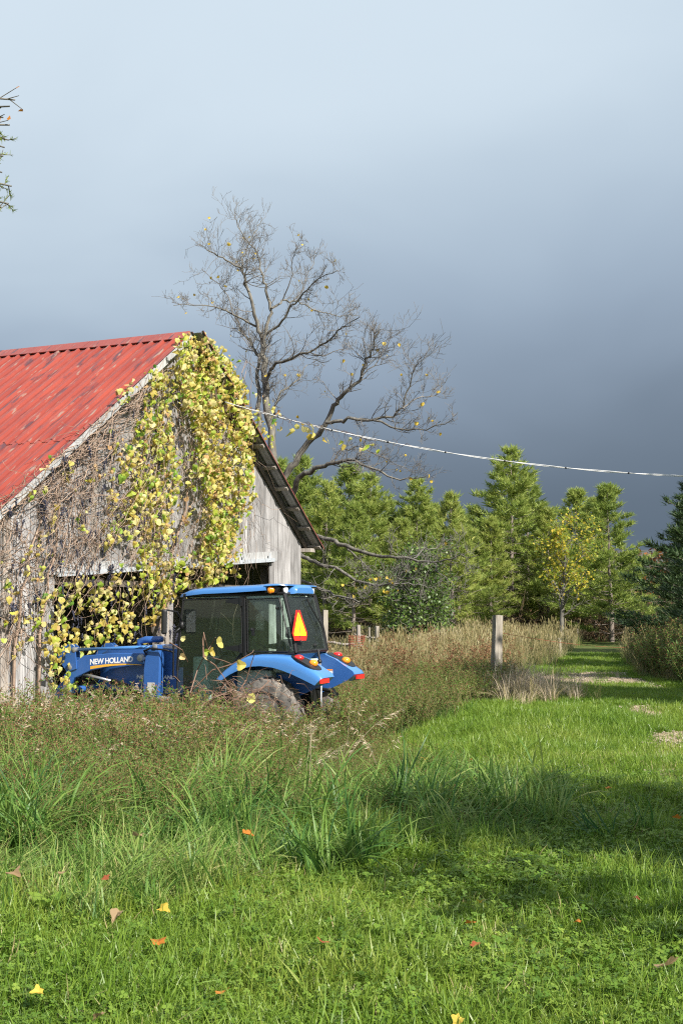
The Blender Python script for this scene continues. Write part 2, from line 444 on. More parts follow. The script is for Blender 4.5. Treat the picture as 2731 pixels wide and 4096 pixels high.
# ground: soil with thatch, gravel for the track
def ground_mat():
    m, t, o = newmat('thatch_soil')
    b = t.nodes.new('ShaderNodeBsdfPrincipled'); b.inputs['Roughness'].default_value = .95; b.inputs['Specular IOR Level'].default_value = .1
    tcn = t.nodes.new('ShaderNodeTexCoord')
    n = t.nodes.new('ShaderNodeTexNoise'); n.inputs['Scale'].default_value = 7; n.inputs['Detail'].default_value = 8
    n2 = t.nodes.new('ShaderNodeTexNoise'); n2.inputs['Scale'].default_value = .35; n2.inputs['Detail'].default_value = 5
    t.links.new(tcn.outputs['Object'], n.inputs['Vector']); t.links.new(tcn.outputs['Object'], n2.inputs['Vector'])
    r = t.nodes.new('ShaderNodeValToRGB'); r.color_ramp.elements.new(.5)
    for e, p, c in zip(r.color_ramp.elements, (.3, .5, .72), ((.035, .06, .014), (.07, .095, .025), (.15, .13, .06))):
        e.position = p; e.color = (*c, 1)
    a = math_node(t, 'MULTIPLY', n.outputs['Fac'], .6); c = math_node(t, 'MULTIPLY', n2.outputs['Fac'], .4)
    t.links.new(math_node(t, 'ADD', a, c), r.inputs[0])
    t.links.new(r.outputs[0], b.inputs['Base Color'])
    bn = t.nodes.new('ShaderNodeBump'); bn.inputs['Strength'].default_value = .6; bn.inputs['Distance'].default_value = .03
    t.links.new(n.outputs['Fac'], bn.inputs['Height']); t.links.new(bn.outputs[0], b.inputs['Normal'])
    t.links.new(b.outputs[0], o.inputs[0]); return m
M['ground'] = ground_mat()
def gravel_mat():
    m, t, o = newmat('worn_gravel')
    b = t.nodes.new('ShaderNodeBsdfPrincipled'); b.inputs['Roughness'].default_value = .95; b.inputs['Specular IOR Level'].default_value = .1
    tcn = t.nodes.new('ShaderNodeTexCoord')
    v = t.nodes.new('ShaderNodeTexVoronoi'); v.inputs['Scale'].default_value = 28
    n = t.nodes.new('ShaderNodeTexNoise'); n.inputs['Scale'].default_value = 1.6; n.inputs['Detail'].default_value = 8
    t.links.new(tcn.outputs['Object'], v.inputs['Vector']); t.links.new(tcn.outputs['Object'], n.inputs['Vector'])
    r = t.nodes.new('ShaderNodeValToRGB')
    for e, p, c in zip(r.color_ramp.elements, (.32, .66), ((.17, .125, .075), (.42, .33, .22))):
        e.position = p; e.color = (*c, 1)
    sep_ = t.nodes.new('ShaderNodeSeparateColor'); t.links.new(v.outputs['Color'], sep_.inputs[0])
    a = math_node(t, 'MULTIPLY', n.outputs['Fac'], .7); c = math_node(t, 'MULTIPLY', sep_.outputs[0], .3)
    t.links.new(math_node(t, 'ADD', a, c), r.inputs[0]); t.links.new(r.outputs[0], b.inputs['Base Color'])
    bn = t.nodes.new('ShaderNodeBump'); bn.inputs['Strength'].default_value = .8; bn.inputs['Distance'].default_value = .02
    t.links.new(v.outputs['Distance'], bn.inputs['Height']); t.links.new(bn.outputs[0], b.inputs['Normal'])
    t.links.new(b.outputs[0], o.inputs[0]); return m
M['gravel'] = gravel_mat()

# ------------------------------------------------------------------ ground, track, far slope
def axis_pts(lo, hi, fine_lo, fine_hi, step, growth=1.35):
    a = list(np.arange(fine_lo, fine_hi + 1e-6, step))
    s, x = step, fine_hi
    while x < hi:
        s *= growth; x += s; a.append(min(x, hi))
    s, x = step, fine_lo
    while x > lo:
        s *= growth; x -= s; a.insert(0, max(x, lo))
    return np.array(a)
gx = axis_pts(-2500, 2500, -9, 13, 0.3); gy = axis_pts(-200, 3500, 1.5, 62, 0.35)
GX, GY = np.meshgrid(gx, gy)
GZ = terrain(GX, GY)
nx, ny = len(gx), len(gy)
idx = np.arange(nx * ny).reshape(ny, nx)
gb = MB()
gb.np_add(np.stack([GX.ravel(), GY.ravel(), GZ.ravel()], 1),
          np.stack([idx[:-1, :-1].ravel(), idx[:-1, 1:].ravel(), idx[1:, 1:].ravel(), idx[1:, :-1].ravel()], 1))
g_o = gb.build('ground', M['ground'], smooth=True)
tag(g_o, 'uneven grassy ground falling gently towards the barn', 'ground', kind='structure')

PATH_Y = np.array([4, 8, 12, 19, 27, 31, 40, 55, 75]); PATH_X = np.array([2.9, 3.35, 4.05, 5.6, 5.95, 6.0, 8.0, 11.5, 16])
def path_x(y):
    return np.interp(y, PATH_Y, PATH_X)
rng = np.random.default_rng(7)
ys = np.arange(5, 34.3, 0.35)
pv = []
for j, y in enumerate(ys):
    c = float(path_x(y)); wl = 1.15 + .10 * math.sin(y * 1.1); wr = 1.15 + .10 * math.sin(y * .9 + 1)
    for k in range(9):
        x = c - wl + (wl + wr) * k / 8
        pv.append((x, y, float(terrain(x, y)) + 0.012 - (0.02 if k in (0, 8) else 0)))
pf = [(j * 9 + k, j * 9 + k + 1, (j + 1) * 9 + k + 1, (j + 1) * 9 + k) for j in range(len(ys) - 1) for k in range(8)]
pb = MB(); pb.add(pv, pf)
tag(pb.build('path', M['gravel'], smooth=True), 'worn gravel farm track with grassy middle', 'path', kind='structure')

hb = MB(); hv = []
hx = np.linspace(-900, 1500, 60)
for x in hx:
    top = 50 + 14 * math.sin(x * .004 + 1) + 6 * math.sin(x * .017) + 2.5 * math.sin(x * .07)
    hv += [(x, 860, -5), (x, 930, top * .45), (x, 1010, top * .86), (x, 1090, top), (x, 1500, -5)]
hb.add(hv, [(i * 5 + k, (i + 1) * 5 + k, (i + 1) * 5 + k + 1, i * 5 + k + 1) for i in range(59) for k in range(4)])
tag(hb.build('hill', M['hill'], smooth=True), 'distant wooded hillside', 'hill', kind='structure')

# ------------------------------------------------------------------ barn
gv = ray(3518, HORIZON)[:2]; gv = gv / np.linalg.norm(gv)         # along the gable, to the right and away
rv = np.array([-gv[1], gv[0]])                                     # along the ridge, into the barn
BD = 25.2
APEX = PX(765, 1335, BD)
BASE_Z = -0.12
barn = empty('barn', (APEX[0], APEX[1], BASE_Z), math.atan2(gv[1], gv[0]))
tag(barn, 'old grey board barn with rusty red metal roof, half covered by vine', 'barn')
def GP(px, py, off=0.15):
    """photo pixel on the gable plane `off` metres behind the left roof edge -> barn local u, z"""
    o = APEX[:2] + rv * off; d = ray(px, py); t = float(o @ rv) / float(d[:2] @ rv)
    p = np.array([0, 0, EYE]) + d * t
    return float((p[:2] - APEX[:2]) @ gv), float(p[2]) - BASE_Z
WALL = 0.15                        # front face of the boards
ZA = APEX[2] - BASE_Z              # ridge height
uT, zT = GP(1295, 2200, -0.28)
SL = (ZA - zT) / uT                # roof slope
ANG = math.atan(SL)
EAVE = uT
LEN = 15.0
rs = random.Random(3)
def roof_z(u): return ZA - SL * abs(u)
dL, dR = GP(190, 2310)[0], GP(1092, 2260)[0]
zl_, zr_ = GP(230, 2306)[1], GP(1090, 2246)[1]
def lintel_z(u): return zl_ + (zr_ - zl_) * (u - dL) / (dR - dL)
WR = EAVE - 0.42
# girts behind the boards make the wall's own mesh
wb = MB()
for zz in (1.0, lintel_z(0) + .25, 4.6, 6.0):
    um = min(WR, (ZA - zz - .35) / SL)
    if um < .3: continue
    if zz < 2.4:
        wb.box((-um, WALL + .035, zz - .07), (dL - .1, WALL + .12, zz + .07)); wb.box((dR + .1, WALL + .035, zz - .07), (um, WALL + .12, zz + .07))
    else:
        wb.box((-um, WALL + .035, zz - .07), (um, WALL + .12, zz + .07))
for u in (-WR + .1, dL - .1, dR + .1, WR - .1):
    wb.box((u - .1, WALL + .13, -.2), (u + .1, WALL + .33, roof_z(u) - .25))
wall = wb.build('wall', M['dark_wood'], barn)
u = -WR; k = 0
while u < WR:
    wd = rs.uniform(.17, .27)
    u1 = min(u + wd, WR)
    if WR - u1 < .08: u1 = WR
    gap = .007 if rs.random() < .75 else rs.uniform(.012, .035 if u < 0 else .018)
    a, b = u + gap / 2, u1 - gap / 2
    th = rs.uniform(.020, .030); jit = rs.uniform(-.006, .004)
    inside = (a > dL - .02 and b < dR + .02)
    lo = lambda uu: (lintel_z(uu) - rs.uniform(-.0, .03) if inside else -.15)
    if not inside and u < dL and rs.random() < .35: lo = lambda uu: rs.uniform(.1, .5)
    z0a, z0b = lo(a), lo(b)
    ztop = rs.uniform(.10, .14)
    poly = [(a, z0a), (b, z0b), (b, roof_z(b) - ztop), (a, roof_z(a) - ztop)]
    if a < 0 < b: poly.insert(3, (0, roof_z(0) - ztop))
    pbm = MB(); pbm.prism(poly, 'y', WALL + jit, WALL + jit + th)
    pbm.build('plank', M['board_brown'] if (rs.random() < .15 and u < 2) else M['board'], wall)
    u = u1; k += 1
# side and end walls, further into the frame's blind side
for s in (-1, 1):
    b_ = MB(); uu = s * WR
    n = 34
    for i in range(n):
        y0 = WALL + .04 + (LEN - .5) * i / n; y1 = WALL + .04 + (LEN - .5) * (i + 1) / n - .012
        b_.box((uu - .015, y0, -.15), (uu + .015, y1, roof_z(WR) - .12))
    b_.build('side_wall', M['board'], barn)
b_ = MB(); n = 56
for i in range(n):
    a = -WR + .03 + (2 * WR - .06) * i / n; c = -WR + .03 + (2 * WR - .06) * (i + 1) / n - .01
    b_.prism([(a, -.15), (c, -.15), (c, roof_z(c) - .14), (a, roof_z(a) - .14)], 'y', LEN - .4, LEN - .37)
b_.build('end_wall', M['board'], barn)
# lintel board, door track and the post between the two bays
lb = MB()
c = [(dL - .05, lintel_z(dL - .05) + .0), (dR + .12, lintel_z(dR + .12) + .0)]
lb.prism([(c[0][0], c[0][1] + .02), (c[1][0], c[1][1] + .02), (c[1][0], c[1][1] + .24), (c[0][0], c[0][1] + .20)], 'y', WALL - .055, WALL - .012)
lb.build('lintel', M['white_board'], barn)
tb = MB()
tb.prism([(dL + .2, lintel_z(dL + .2) - .02), (dR - .12, lintel_z(dR - .12) + .0), (dR - .12, lintel_z(dR - .12) + .085), (dL + .2, lintel_z(dL + .2) + .065)], 'y', WALL - .115, WALL - .06)
for i in range(7):
    uu = dL + .5 + (dR - dL - .9) * i / 6
    tb.box((uu - .03, WALL - .125, lintel_z(uu) + .03), (uu + .03, WALL - .117, lintel_z(uu) + .2))
tb.build('door_track', M['rail'], barn)
mb_ = MB(); mb_.box((dL - .1, WALL - .002, lintel_z(dL) - .14), (dR + .1, WALL + .14, lintel_z(dL) - .02)); mb_.build('door_head_beam', M['dark_wood'], barn)
u0, _ = GP(640, 2450); u1, _ = GP(690, 2450)
pbm = MB(); pbm.box((u0, WALL - .04, -.2), (u0 + (u1 - u0) * .62, WALL + .16, lintel_z(u0) - .02)); pbm.build('door_post', M['board_brown'], barn)
pbm = MB(); pbm.box((u0 + (u1 - u0) * .66, WALL - .02, -.2), (u1, WALL + .14, lintel_z(u0) - .02)); pbm.build('door_post', M['board'], barn)
pbm = MB(); pbm.box((dR + .0, WALL - .03, -.2), (dR + .16, WALL - .004, lintel_z(dR))); pbm.build('door_jamb', M['board'], barn)
# inner frame posts so that the dark inside has depth
ib = MB()
for yy in (4, 8, 12):
    for uu in (-3.2, 3.2):
        ib.box((uu - .1, yy - .1, -.1), (uu + .1, yy + .1, roof_z(uu) - .3))
    ib.box((-WR + .1, yy - .09, 3.0), (WR - .1, yy + .09, 3.2))
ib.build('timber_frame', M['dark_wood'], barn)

# roof
rb = MB()
for yy in np.arange(WALL + .25, LEN - .3, 1.2):
    for s in (-1, 1):
        p0 = np.array([0, yy, ZA - .13]); p1 = np.array([s * (EAVE - .05), yy, roof_z(EAVE - .05) - .13])
        nrm = np.array([s * math.sin(ANG), 0, math.cos(ANG)])
        v = []
        for p in (p0, p1):
            for a in (0, -.14):
                for b in (-.025, .025):
                    v.append(p + nrm * a + np.array([0, b, 0]))
        rb.add(v, [(0, 1, 3, 2), (4, 6, 7, 5), (0, 4, 5, 1), (2, 3, 7, 6), (0, 2, 6, 4), (1, 5, 7, 3)])
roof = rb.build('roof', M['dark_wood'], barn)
OVL, OVR = 0.0, -0.30              # front edge of the left and right slopes
SLEN = EAVE / math.cos(ANG)
PW = 1.04
def panel_mesh(length, mat):
    p = MB(); prof = []
    for r in range(4):
        y = r * PW / 4
        prof += [(y, 0), (y + .085, 0), (y + .095, .006), (y + .115, .006), (y + .125, 0), (y + .182, 0), (y + .202, .050), (y + .238, .050), (y + .2599, 0)]
    n = len(prof)
    v = []
    for i in range(5):
        x = length * i / 4
        v += [(x, -(y - PW), z) for (y, z) in prof]
    q4 = [(i * n + k, i * n + k + 1, (i + 1) * n + k + 1, (i + 1) * n + k) for i in range(4) for k in range(n - 1)]
    p.add(v, q4)
    p.add([(a, b, c_ - .0025) for (a, b, c_) in v], q4, 1)          # bare steel underside
    return p.mesh('roof_panel', [mat, M['galv']])
lapu, _ = GP(316, 1691, 0.0)
LAP = abs(lapu) / math.cos(ANG)
pm_up = panel_mesh(LAP + .12, M['roof']); pm_lo = panel_mesh(SLEN - LAP, M['roof'])
npan = int(LEN / PW)
def slope_matrix(s, y, d, lift):
    """panel frame: x down the slope, z out of the roof"""
    X = Vector((s * math.cos(ANG), 0, -math.sin(ANG))); Z = Vector((s * math.sin(ANG), 0, math.cos(ANG))); Y = Z.cross(X)
    m = Matrix((X, Y, Z)).transposed().to_4x4()
    m.translation = Vector((0, y, ZA)) + X * d + Z * lift
    return m
for s in (-1, 1):
    y0 = OVL if s < 0 else OVR
    for i in range(npan):
        for (me, d, lift) in ((pm_lo, LAP, .002), (pm_up, 0.0, .011)):
            o = bpy.data.objects.new('roof_panel', me); COL.objects.link(o); o.parent = roof
            # local y of the panel runs 0..PW; Z x X points along -y for the left slope, +y for the right one
            yy = y0 + (i + 1) * PW if slope_matrix(s, 0, 0, 0).col[1].y < 0 else y0 + i * PW
            o.matrix_local = slope_matrix(s, yy, d, lift + rs.uniform(0, .004))
# ridge cap
rc = MB()
for s in (-1, 1):
    d = .36
    p = lambda dd, lift, y: (s * (dd * math.cos(ANG) + lift * math.sin(ANG)), y, ZA - dd * math.sin(ANG) + lift * math.cos(ANG))
    y0 = OVL - .012
    for i in range(6):
        ya = y0 + (LEN - .1) * i / 6; yb = y0 + (LEN - .1) * (i + 1) / 6 + .03
        li = .064 + .003 * (i % 2)
        rc.add([p(0, li, ya), p(d, li, ya), p(d, li, yb), p(0, li, yb), p(d, li - .02, ya), p(d, li - .02, yb)], [(0, 1, 2, 3), (1, 4, 5, 2)])
rc.build('ridge_cap', M['roof'], roof)
# left rake board in lengths, right edge trim
dd = 0.02
lens = [1.15, 1.6, 1.3, 1.9, 1.95]
for ln in lens:
    b_ = MB(); e = min(dd + ln, SLEN)
    def q(t, lift, y): return (-(t * math.cos(ANG) + lift * math.sin(ANG)), y, ZA - t * math.sin(ANG) + lift * math.cos(ANG))
    sag = rs.uniform(-.012, .012); v = []
    for t in (dd + .004, e - .004):
        for y in (OVL - .016, OVL + .012):
            v += [q(t, -.008, y), q(t, -.125 + sag, y)]
    b_.add(v, [(0, 1, 3, 2), (4, 6, 7, 5), (0, 4, 5, 1), (2, 3, 7, 6), (0, 2, 6, 4), (1, 5, 7, 3)])
    b_.build('rake_board', M['white_board'], roof); dd = e
# purlins: run the whole length and stick out under the right rake
for s in (-1, 1):
    for i in range(10):
        d = .45 + i * (SLEN - .6) / 9
        b_ = MB(); y0 = (OVR + .05 if s > 0 else OVL + .014)
        m = slope_matrix(s, 0, d, -.003)
        v = []
        for x in (-.05, .05):
            for y in (y0, LEN - .35):
                for z in (0, -.05):
                    p = m @ Vector((x, 0, z)); v.append((p.x, y, p.z))
        b_.add(v, [(0, 1, 3, 2), (4, 6, 7, 5), (0, 4, 5, 1), (2, 3, 7, 6), (0, 2, 6, 4), (1, 5, 7, 3)])
        b_.build('purlin', M['board_brown'], roof)
# barge rafter under the right overhang, close to the wall, and the eave plate end
b_ = MB()
m = slope_matrix(1, 0, 0, -.055); v = []
for x in (.3, SLEN - .1):
    for y in (WALL - .09, WALL - .05):
        for z in (0, -.09):
            p = m @ Vector((x, 0, z)); v.append((p.x, y, p.z))
b_.add(v, [(0, 1, 3, 2), (4, 6, 7, 5), (0, 4, 5, 1), (2, 3, 7, 6), (0, 2, 6, 4), (1, 5, 7, 3)])
b_.build('barge_rafter', M['dark_wood'], roof)
b_ = MB(); b_.box((EAVE - .40, OVR + .2, roof_z(EAVE) - .06), (EAVE - .12, LEN - .4, roof_z(EAVE) + .03)); b_.build('eave_plate', M['board_brown'], roof)

def barn_world(u, y, z):
    p = APEX[:2] + gv * u + rv * y
    return np.array([p[0], p[1], z + BASE_Z])

# ------------------------------------------------------------------ tractor
A24 = PX(765, 1335, 24.0)
TP = A24[:2] + gv * (-2.6) + rv * (-3.4)
TZ = -0.10
tractor = empty('tractor', (TP[0], TP[1], TZ), math.atan2(rv[1], rv[0]))
tag(tractor, 'blue compact tractor with glass cab and front loader arms, nosing into the barn', 'tractor')
# local frame: x forward (into the barn), y left (towards the weeds), z up; rear axle at x = 0

def wheel(x, y, r, wd, lugs, sgn):
    root = MB()
    rr = r * .58
    root.lathe([(r * .30, -wd * .1), (rr * .85, -wd * .12), (rr, -wd * .40), (rr * 1.05, -wd * .42), (rr * 1.05, wd * .42), (rr, wd * .40), (rr * .85, wd * .02), (r * .30, wd * .06), (0.0, wd * .10)], (0, 0, 0), 'y', 28)
    for i in range(6):
        a = i * math.pi / 3
        root.ball((r * .2 * math.cos(a), wd * .1, r * .2 * math.sin(a)), .018, seg=6, rings=4)
    t = MB()
    prof = [(rr, -wd * .42), (rr * 1.08, -wd * .48), (r * .82, -wd * .5), (r * .93, -wd * .46), (r * .955, -wd * .3), (r * .96, 0), (r * .955, wd * .3), (r * .93, wd * .46), (r * .82, wd * .5), (rr * 1.08, wd * .48), (rr, wd * .42)]
    t.lathe(prof, (0, 0, 0), 'y', 40)
    for i in range(lugs):
        for side in (-1, 1):
            a0 = 2 * math.pi * (i + (0.5 if side > 0 else 0)) / lugs
            v = []
            sweep = .26
            for f_, yy in ((0, .02), (.55, .24), (1, .49)):
                a = a0 + sweep * f_
                rad_out = r * (1.0 if f_ < .9 else .965); rad_in = r * (.945 if f_ < .9 else .88)
                for da in (-.042, .042):
                    for rad_ in (rad_in, rad_out):
                        aa = a + da
                        v.append((rad_ * math.cos(aa), side * wd * yy, rad_ * math.sin(aa)))
            f = []
            for k in range(2):
                o = k * 4; p = o + 4
                f += [(o + 1, o + 3, p + 3, p + 1), (o, o + 1, p + 1, p), (o + 2, p + 2, p + 3, o + 3)]
            f += [(0, 2, 3, 1), (8, 9, 11, 10)]
            t.add(v, f)
    o = root.build('wheel', M['rim'], tractor, angle=40)
    o.location = (x, y, r - .01)
    if sgn < 0: o.rotation_euler = (0, 0, math.pi)
    t.build('tyre', M['rubber'], o, angle=35)
    return o
for sgn in (1, -1):
    wheel(0.0, sgn * .70, .575, .42, 17, sgn)
    wheel(1.95, sgn * .62, .40, .29, 15, sgn)
# chassis, engine bonnet, axle
b_ = MB()
b_.box((-.35, -.24, .42), (1.4, .24, .80)); b_.box((1.3, -.2, .45), (3.2, .2, .78)); b_.lathe([(.11, -.62), (.13, -.4), (.13, .4), (.11, .62)], (0, 0, .565), 'y', 14)
b_.box((1.88, -.5, .33), (2.02, .5, .45))
b_.build('chassis', M['black'], tractor)
bon = MB()
secs = [(1.72, .40, 1.55, .80), (2.2, .39, 1.585, .80), (2.8, .37, 1.59, .82), (3.2, .34, 1.56, .84), (3.42, .27, 1.46, .88), (3.50, .18, 1.3, .95)]
V = []; nn = 9
for (x, hw, zt, zb) in secs:
    for k in range(nn):
        a = k / (nn - 1) * 2 - 1
        zz = zt - (zt - zb) * max(0, (abs(a) - .45) / .55) ** 1.6
        yy = hw * math.sin(min(1, abs(a) / .62) * math.pi / 2) * (1 if a > 0 else -1)
        V.append((x, yy, zz))
bon.add(V, [(i * nn + k, i * nn + k + 1, (i + 1) * nn + k + 1, (i + 1) * nn + k) for i in range(len(secs) - 1) for k in range(nn - 1)])
bon.add([V[(len(secs) - 1) * nn + k] for k in range(nn)], [tuple(range(nn))])
bonnet = bon.build('bonnet', M['blue_shaded'], tractor, angle=50)
ex = MB(); ex.tube([(2.75, .12, 1.58), (2.75, .12, 1.66), (2.62, .12, 1.69), (2.3, .12, 1.70)], [.05, .055, .06, .05], 12); ex.build('air_intake', M['blue_shaded'], bonnet, smooth=True)

# cab frame posts
CW = .62
def fr(name, pts, r_, mat=M['black'], par=tractor, sides=6):
    q = MB(); q.tube(pts, r_, sides); return q.build(name, mat, par, smooth=False)
for s in (1, -1):
    fr('front_pillar', [(1.70, s * CW, 1.20), (1.66, s * CW, 1.9), (1.58, s * (CW - .01), 2.42)], .026)
    fr('door_pillar', [(.45, s * CW, 1.45), (.48, s * CW, 2.42)], .038)
    fr('rear_pillar', [(-.43, s * (CW - .04), 1.52), (-.33, s * (CW - .05), 2.0), (-.21, s * (CW - .06), 2.44)], .036)
    fr('sill_rail', [(.45, s * CW, 1.50), (.43, s * CW, 1.47), (-.41, s * (CW - .03), 1.51)], .03)
    fr('door_frame', [(1.70, s * (CW + .012), .62), (1.69, s * (CW + .012), 1.25), (1.60, s * (CW + .012), 2.36), (.53, s * (CW + .012), 2.38), (.50, s * (CW + .012), 1.52), (.72, s * (CW + .012), 1.28), (.95, s * (CW + .012), .75), (1.0, s * (CW + .012), .62), (1.70, s * (CW + .012), .62)], .016)
fr('rear_sill', [(-.42, -CW + .05, 1.53), (-.42, CW - .05, 1.53)], .035)
fr('roof_rail', [(1.58, -CW, 2.43), (1.58, CW, 2.43), (-.2, CW - .05, 2.45), (-.2, -CW + .05, 2.45), (1.58, -CW, 2.43)], .03)
def pane(name, pts):
    q = MB(); n = len(pts); c = np.mean(np.array(pts), 0)
    q.add(pts, [tuple(range(n))]); o = q.build(name, M['glass'], tractor)
    m = o.modifiers.new('thickness', 'SOLIDIFY'); m.thickness = .006
    return o
for s in (1, -1):
    y = s * (CW + .006)
    pane('door_glass', [(1.685, y, .64), (1.675, y, 1.25), (1.59, y, 2.35), (.54, y, 2.37), (.515, y, 1.53), (.73, y, 1.29), (.96, y, .75), (1.01, y, .64)])
    pane('quarter_glass', [(.42, s * CW, 1.50), (.445, s * CW, 2.40), (-.20, s * (CW - .05), 2.42), (-.32, s * (CW - .04), 2.0), (-.39, s * (CW - .03), 1.53)])
pane('rear_glass', [(-.435, CW - .09, 1.56), (-.435, -CW + .09, 1.56), (-.345, -CW + .10, 2.0), (-.225, -CW + .11, 2.40), (-.225, CW - .11, 2.40), (-.345, CW - .10, 2.0)])
pane('windscreen', [(1.70, CW - .03, 1.25), (1.70, -CW + .03, 1.25), (1.60, -CW + .04, 2.38), (1.60, CW - .04, 2.38)])
# quarter window rubber trim and hinges
for s in (1, -1):
    y = s * (CW + .02)
    fr('window_trim', [(.40, y, 1.53), (.415, y, 2.36), (-.14, y - s * .03, 2.38), (-.35, y - s * .025, 1.58), (-.30, y - s * .02, 1.535), (.40, y, 1.53)], .012)
    for zz in (1.58, 2.33):
        q = MB(); q.prism([(.52, zz - .055), (.78, zz - .02), (.78, zz + .02), (.52, zz + .055)], 'y', s * (CW + .02), s * (CW + .065)); q.box((.485, s * (CW + .02), zz - .075), (.525, s * (CW + .075), zz + .075)); q.build('hinge', M['black'], tractor)
q = MB(); q.ball((-.1, CW + .0, 2.22), .022, seg=8, rings=6); q.build('window_catch', M['black'], tractor)
q = MB(); q.ball((.33, CW + .02, 1.88), .03, seg=8, rings=6); q.box((.29, CW + .0, 1.78), (.33, CW + .03, 1.9)); q.build('window_catch', M['black'], tractor)
for (c_, r_) in (((-.33, .40, 2.12), .024), ((-.38, .30, 1.85), .03), ((-.44, -.1, 1.62), .03)):
    q = MB(); q.ball(c_, r_, seg=8, rings=6); q.build('window_catch', M['black'], tractor)
# rear wiper
fr('wiper', [(-.235, -.28, 2.37), (-.29, -.12, 2.36), (-.31, -.16, 2.28), (-.40, -.42, 1.95), (-.44, -.47, 1.82)], .012)

# roof: lofted shell with a lip over the rear corner lamps
rf = MB(); nn = 15
rsecs = [(1.74, .50, 2.41, 2.405), (1.66, .60, 2.475, 2.40), (1.48, .665, 2.535, 2.425), (1.2, .69, 2.565, 2.45), (.7, .70, 2.585, 2.465), (.3, .705, 2.60, 2.485), (.06, .705, 2.612, 2.50)]
V = []
def rsec(x, hw, zt, zb):
    r = []
    for k in range(nn):
        a = math.pi * k / (nn - 1)
        cx = math.cos(a); sx = math.sin(a)
        r.append((x, hw * np.sign(cx) * abs(cx) ** .35, zb + (zt - zb) * sx ** .55))
    return r
for sct in rsecs: V += rsec(*sct)
n = len(rsecs)
rf.add(V, [(i * nn + k, i * nn + k + 1, (i + 1) * nn + k + 1, (i + 1) * nn + k) for i in range(n - 1) for k in range(nn - 1)])
rf.add([V[k] for k in range(nn)], [tuple(range(nn))])
rf.add([V[(n - 1) * nn + k] for k in range(nn)], [tuple(range(nn))])
for i in range(n - 1):
    rf.add([V[i * nn], V[(i + 1) * nn], V[(i + 1) * nn + nn - 1], V[i * nn + nn - 1]], [(0, 1, 2, 3)])
# rear lip across the full width, then the centre tail
lip = [(.08, .705, 2.612, 2.565), (-.06, .70, 2.612, 2.575), (-.18, .66, 2.605, 2.58), (-.26, .55, 2.595, 2.575)]
tail = [(.08, .38, 2.60, 2.45), (-.15, .37, 2.60, 2.44), (-.27, .35, 2.592, 2.45), (-.31, .32, 2.55, 2.46)]
for grp in (lip, tail):
    W = []
    for sct in grp: W += rsec(*sct)
    m_ = len(grp)
    rf.add(W, [(i * nn + k, i * nn + k + 1, (i + 1) * nn + k + 1, (i + 1) * nn + k) for i in range(m_ - 1) for k in range(nn - 1)])
    rf.add([W[(m_ - 1) * nn + k] for k in range(nn)], [tuple(range(nn))])
    for i in range(m_ - 1):
        rf.add([W[i * nn], W[(i + 1) * nn], W[(i + 1) * nn + nn - 1], W[i * nn + nn - 1]], [(0, 1, 2, 3)])
croof = rf.build('roof', M['blue'], tractor, angle=38)
for s in (1, -1):
    q = MB(); q.prism([(.10, 2.46), (.10, 2.56), (-.10, 2.565), (-.16, 2.54), (-.10, 2.46)], 'y', s * .39, s * .64); q.build('lamp_housing', M['black'], croof)
    q = MB(); q.ball((.0, s * .655, 2.505), .058, seg=14, rings=10, sc=(.85, .6, 1)); q.ball((-.03, s * .64, 2.505), .05, seg=14, rings=10, sc=(.8, .8, 1)); q.build('amber_lamp', M['amber'], croof, smooth=True)
    q = MB(); q.lathe([(.0, -.03), (.045, -.025), (.062, -.005), (.06, .03), (.03, .06)], (-.20, s * .50, 2.505), 'x', 18); q.build('work_lamp', M['clear_lens'], croof, smooth=True)
    q = MB(); q.lathe([(.066, -.004), (.07, .02), (.06, .05), (.0, .07)], (-.19, s * .50, 2.505), 'x', 18); q.tube([(-.17, s * .5, 2.5), (-.1, s * .5, 2.5)], .02); q.build('lamp_shell', M['black'], croof, smooth=True)

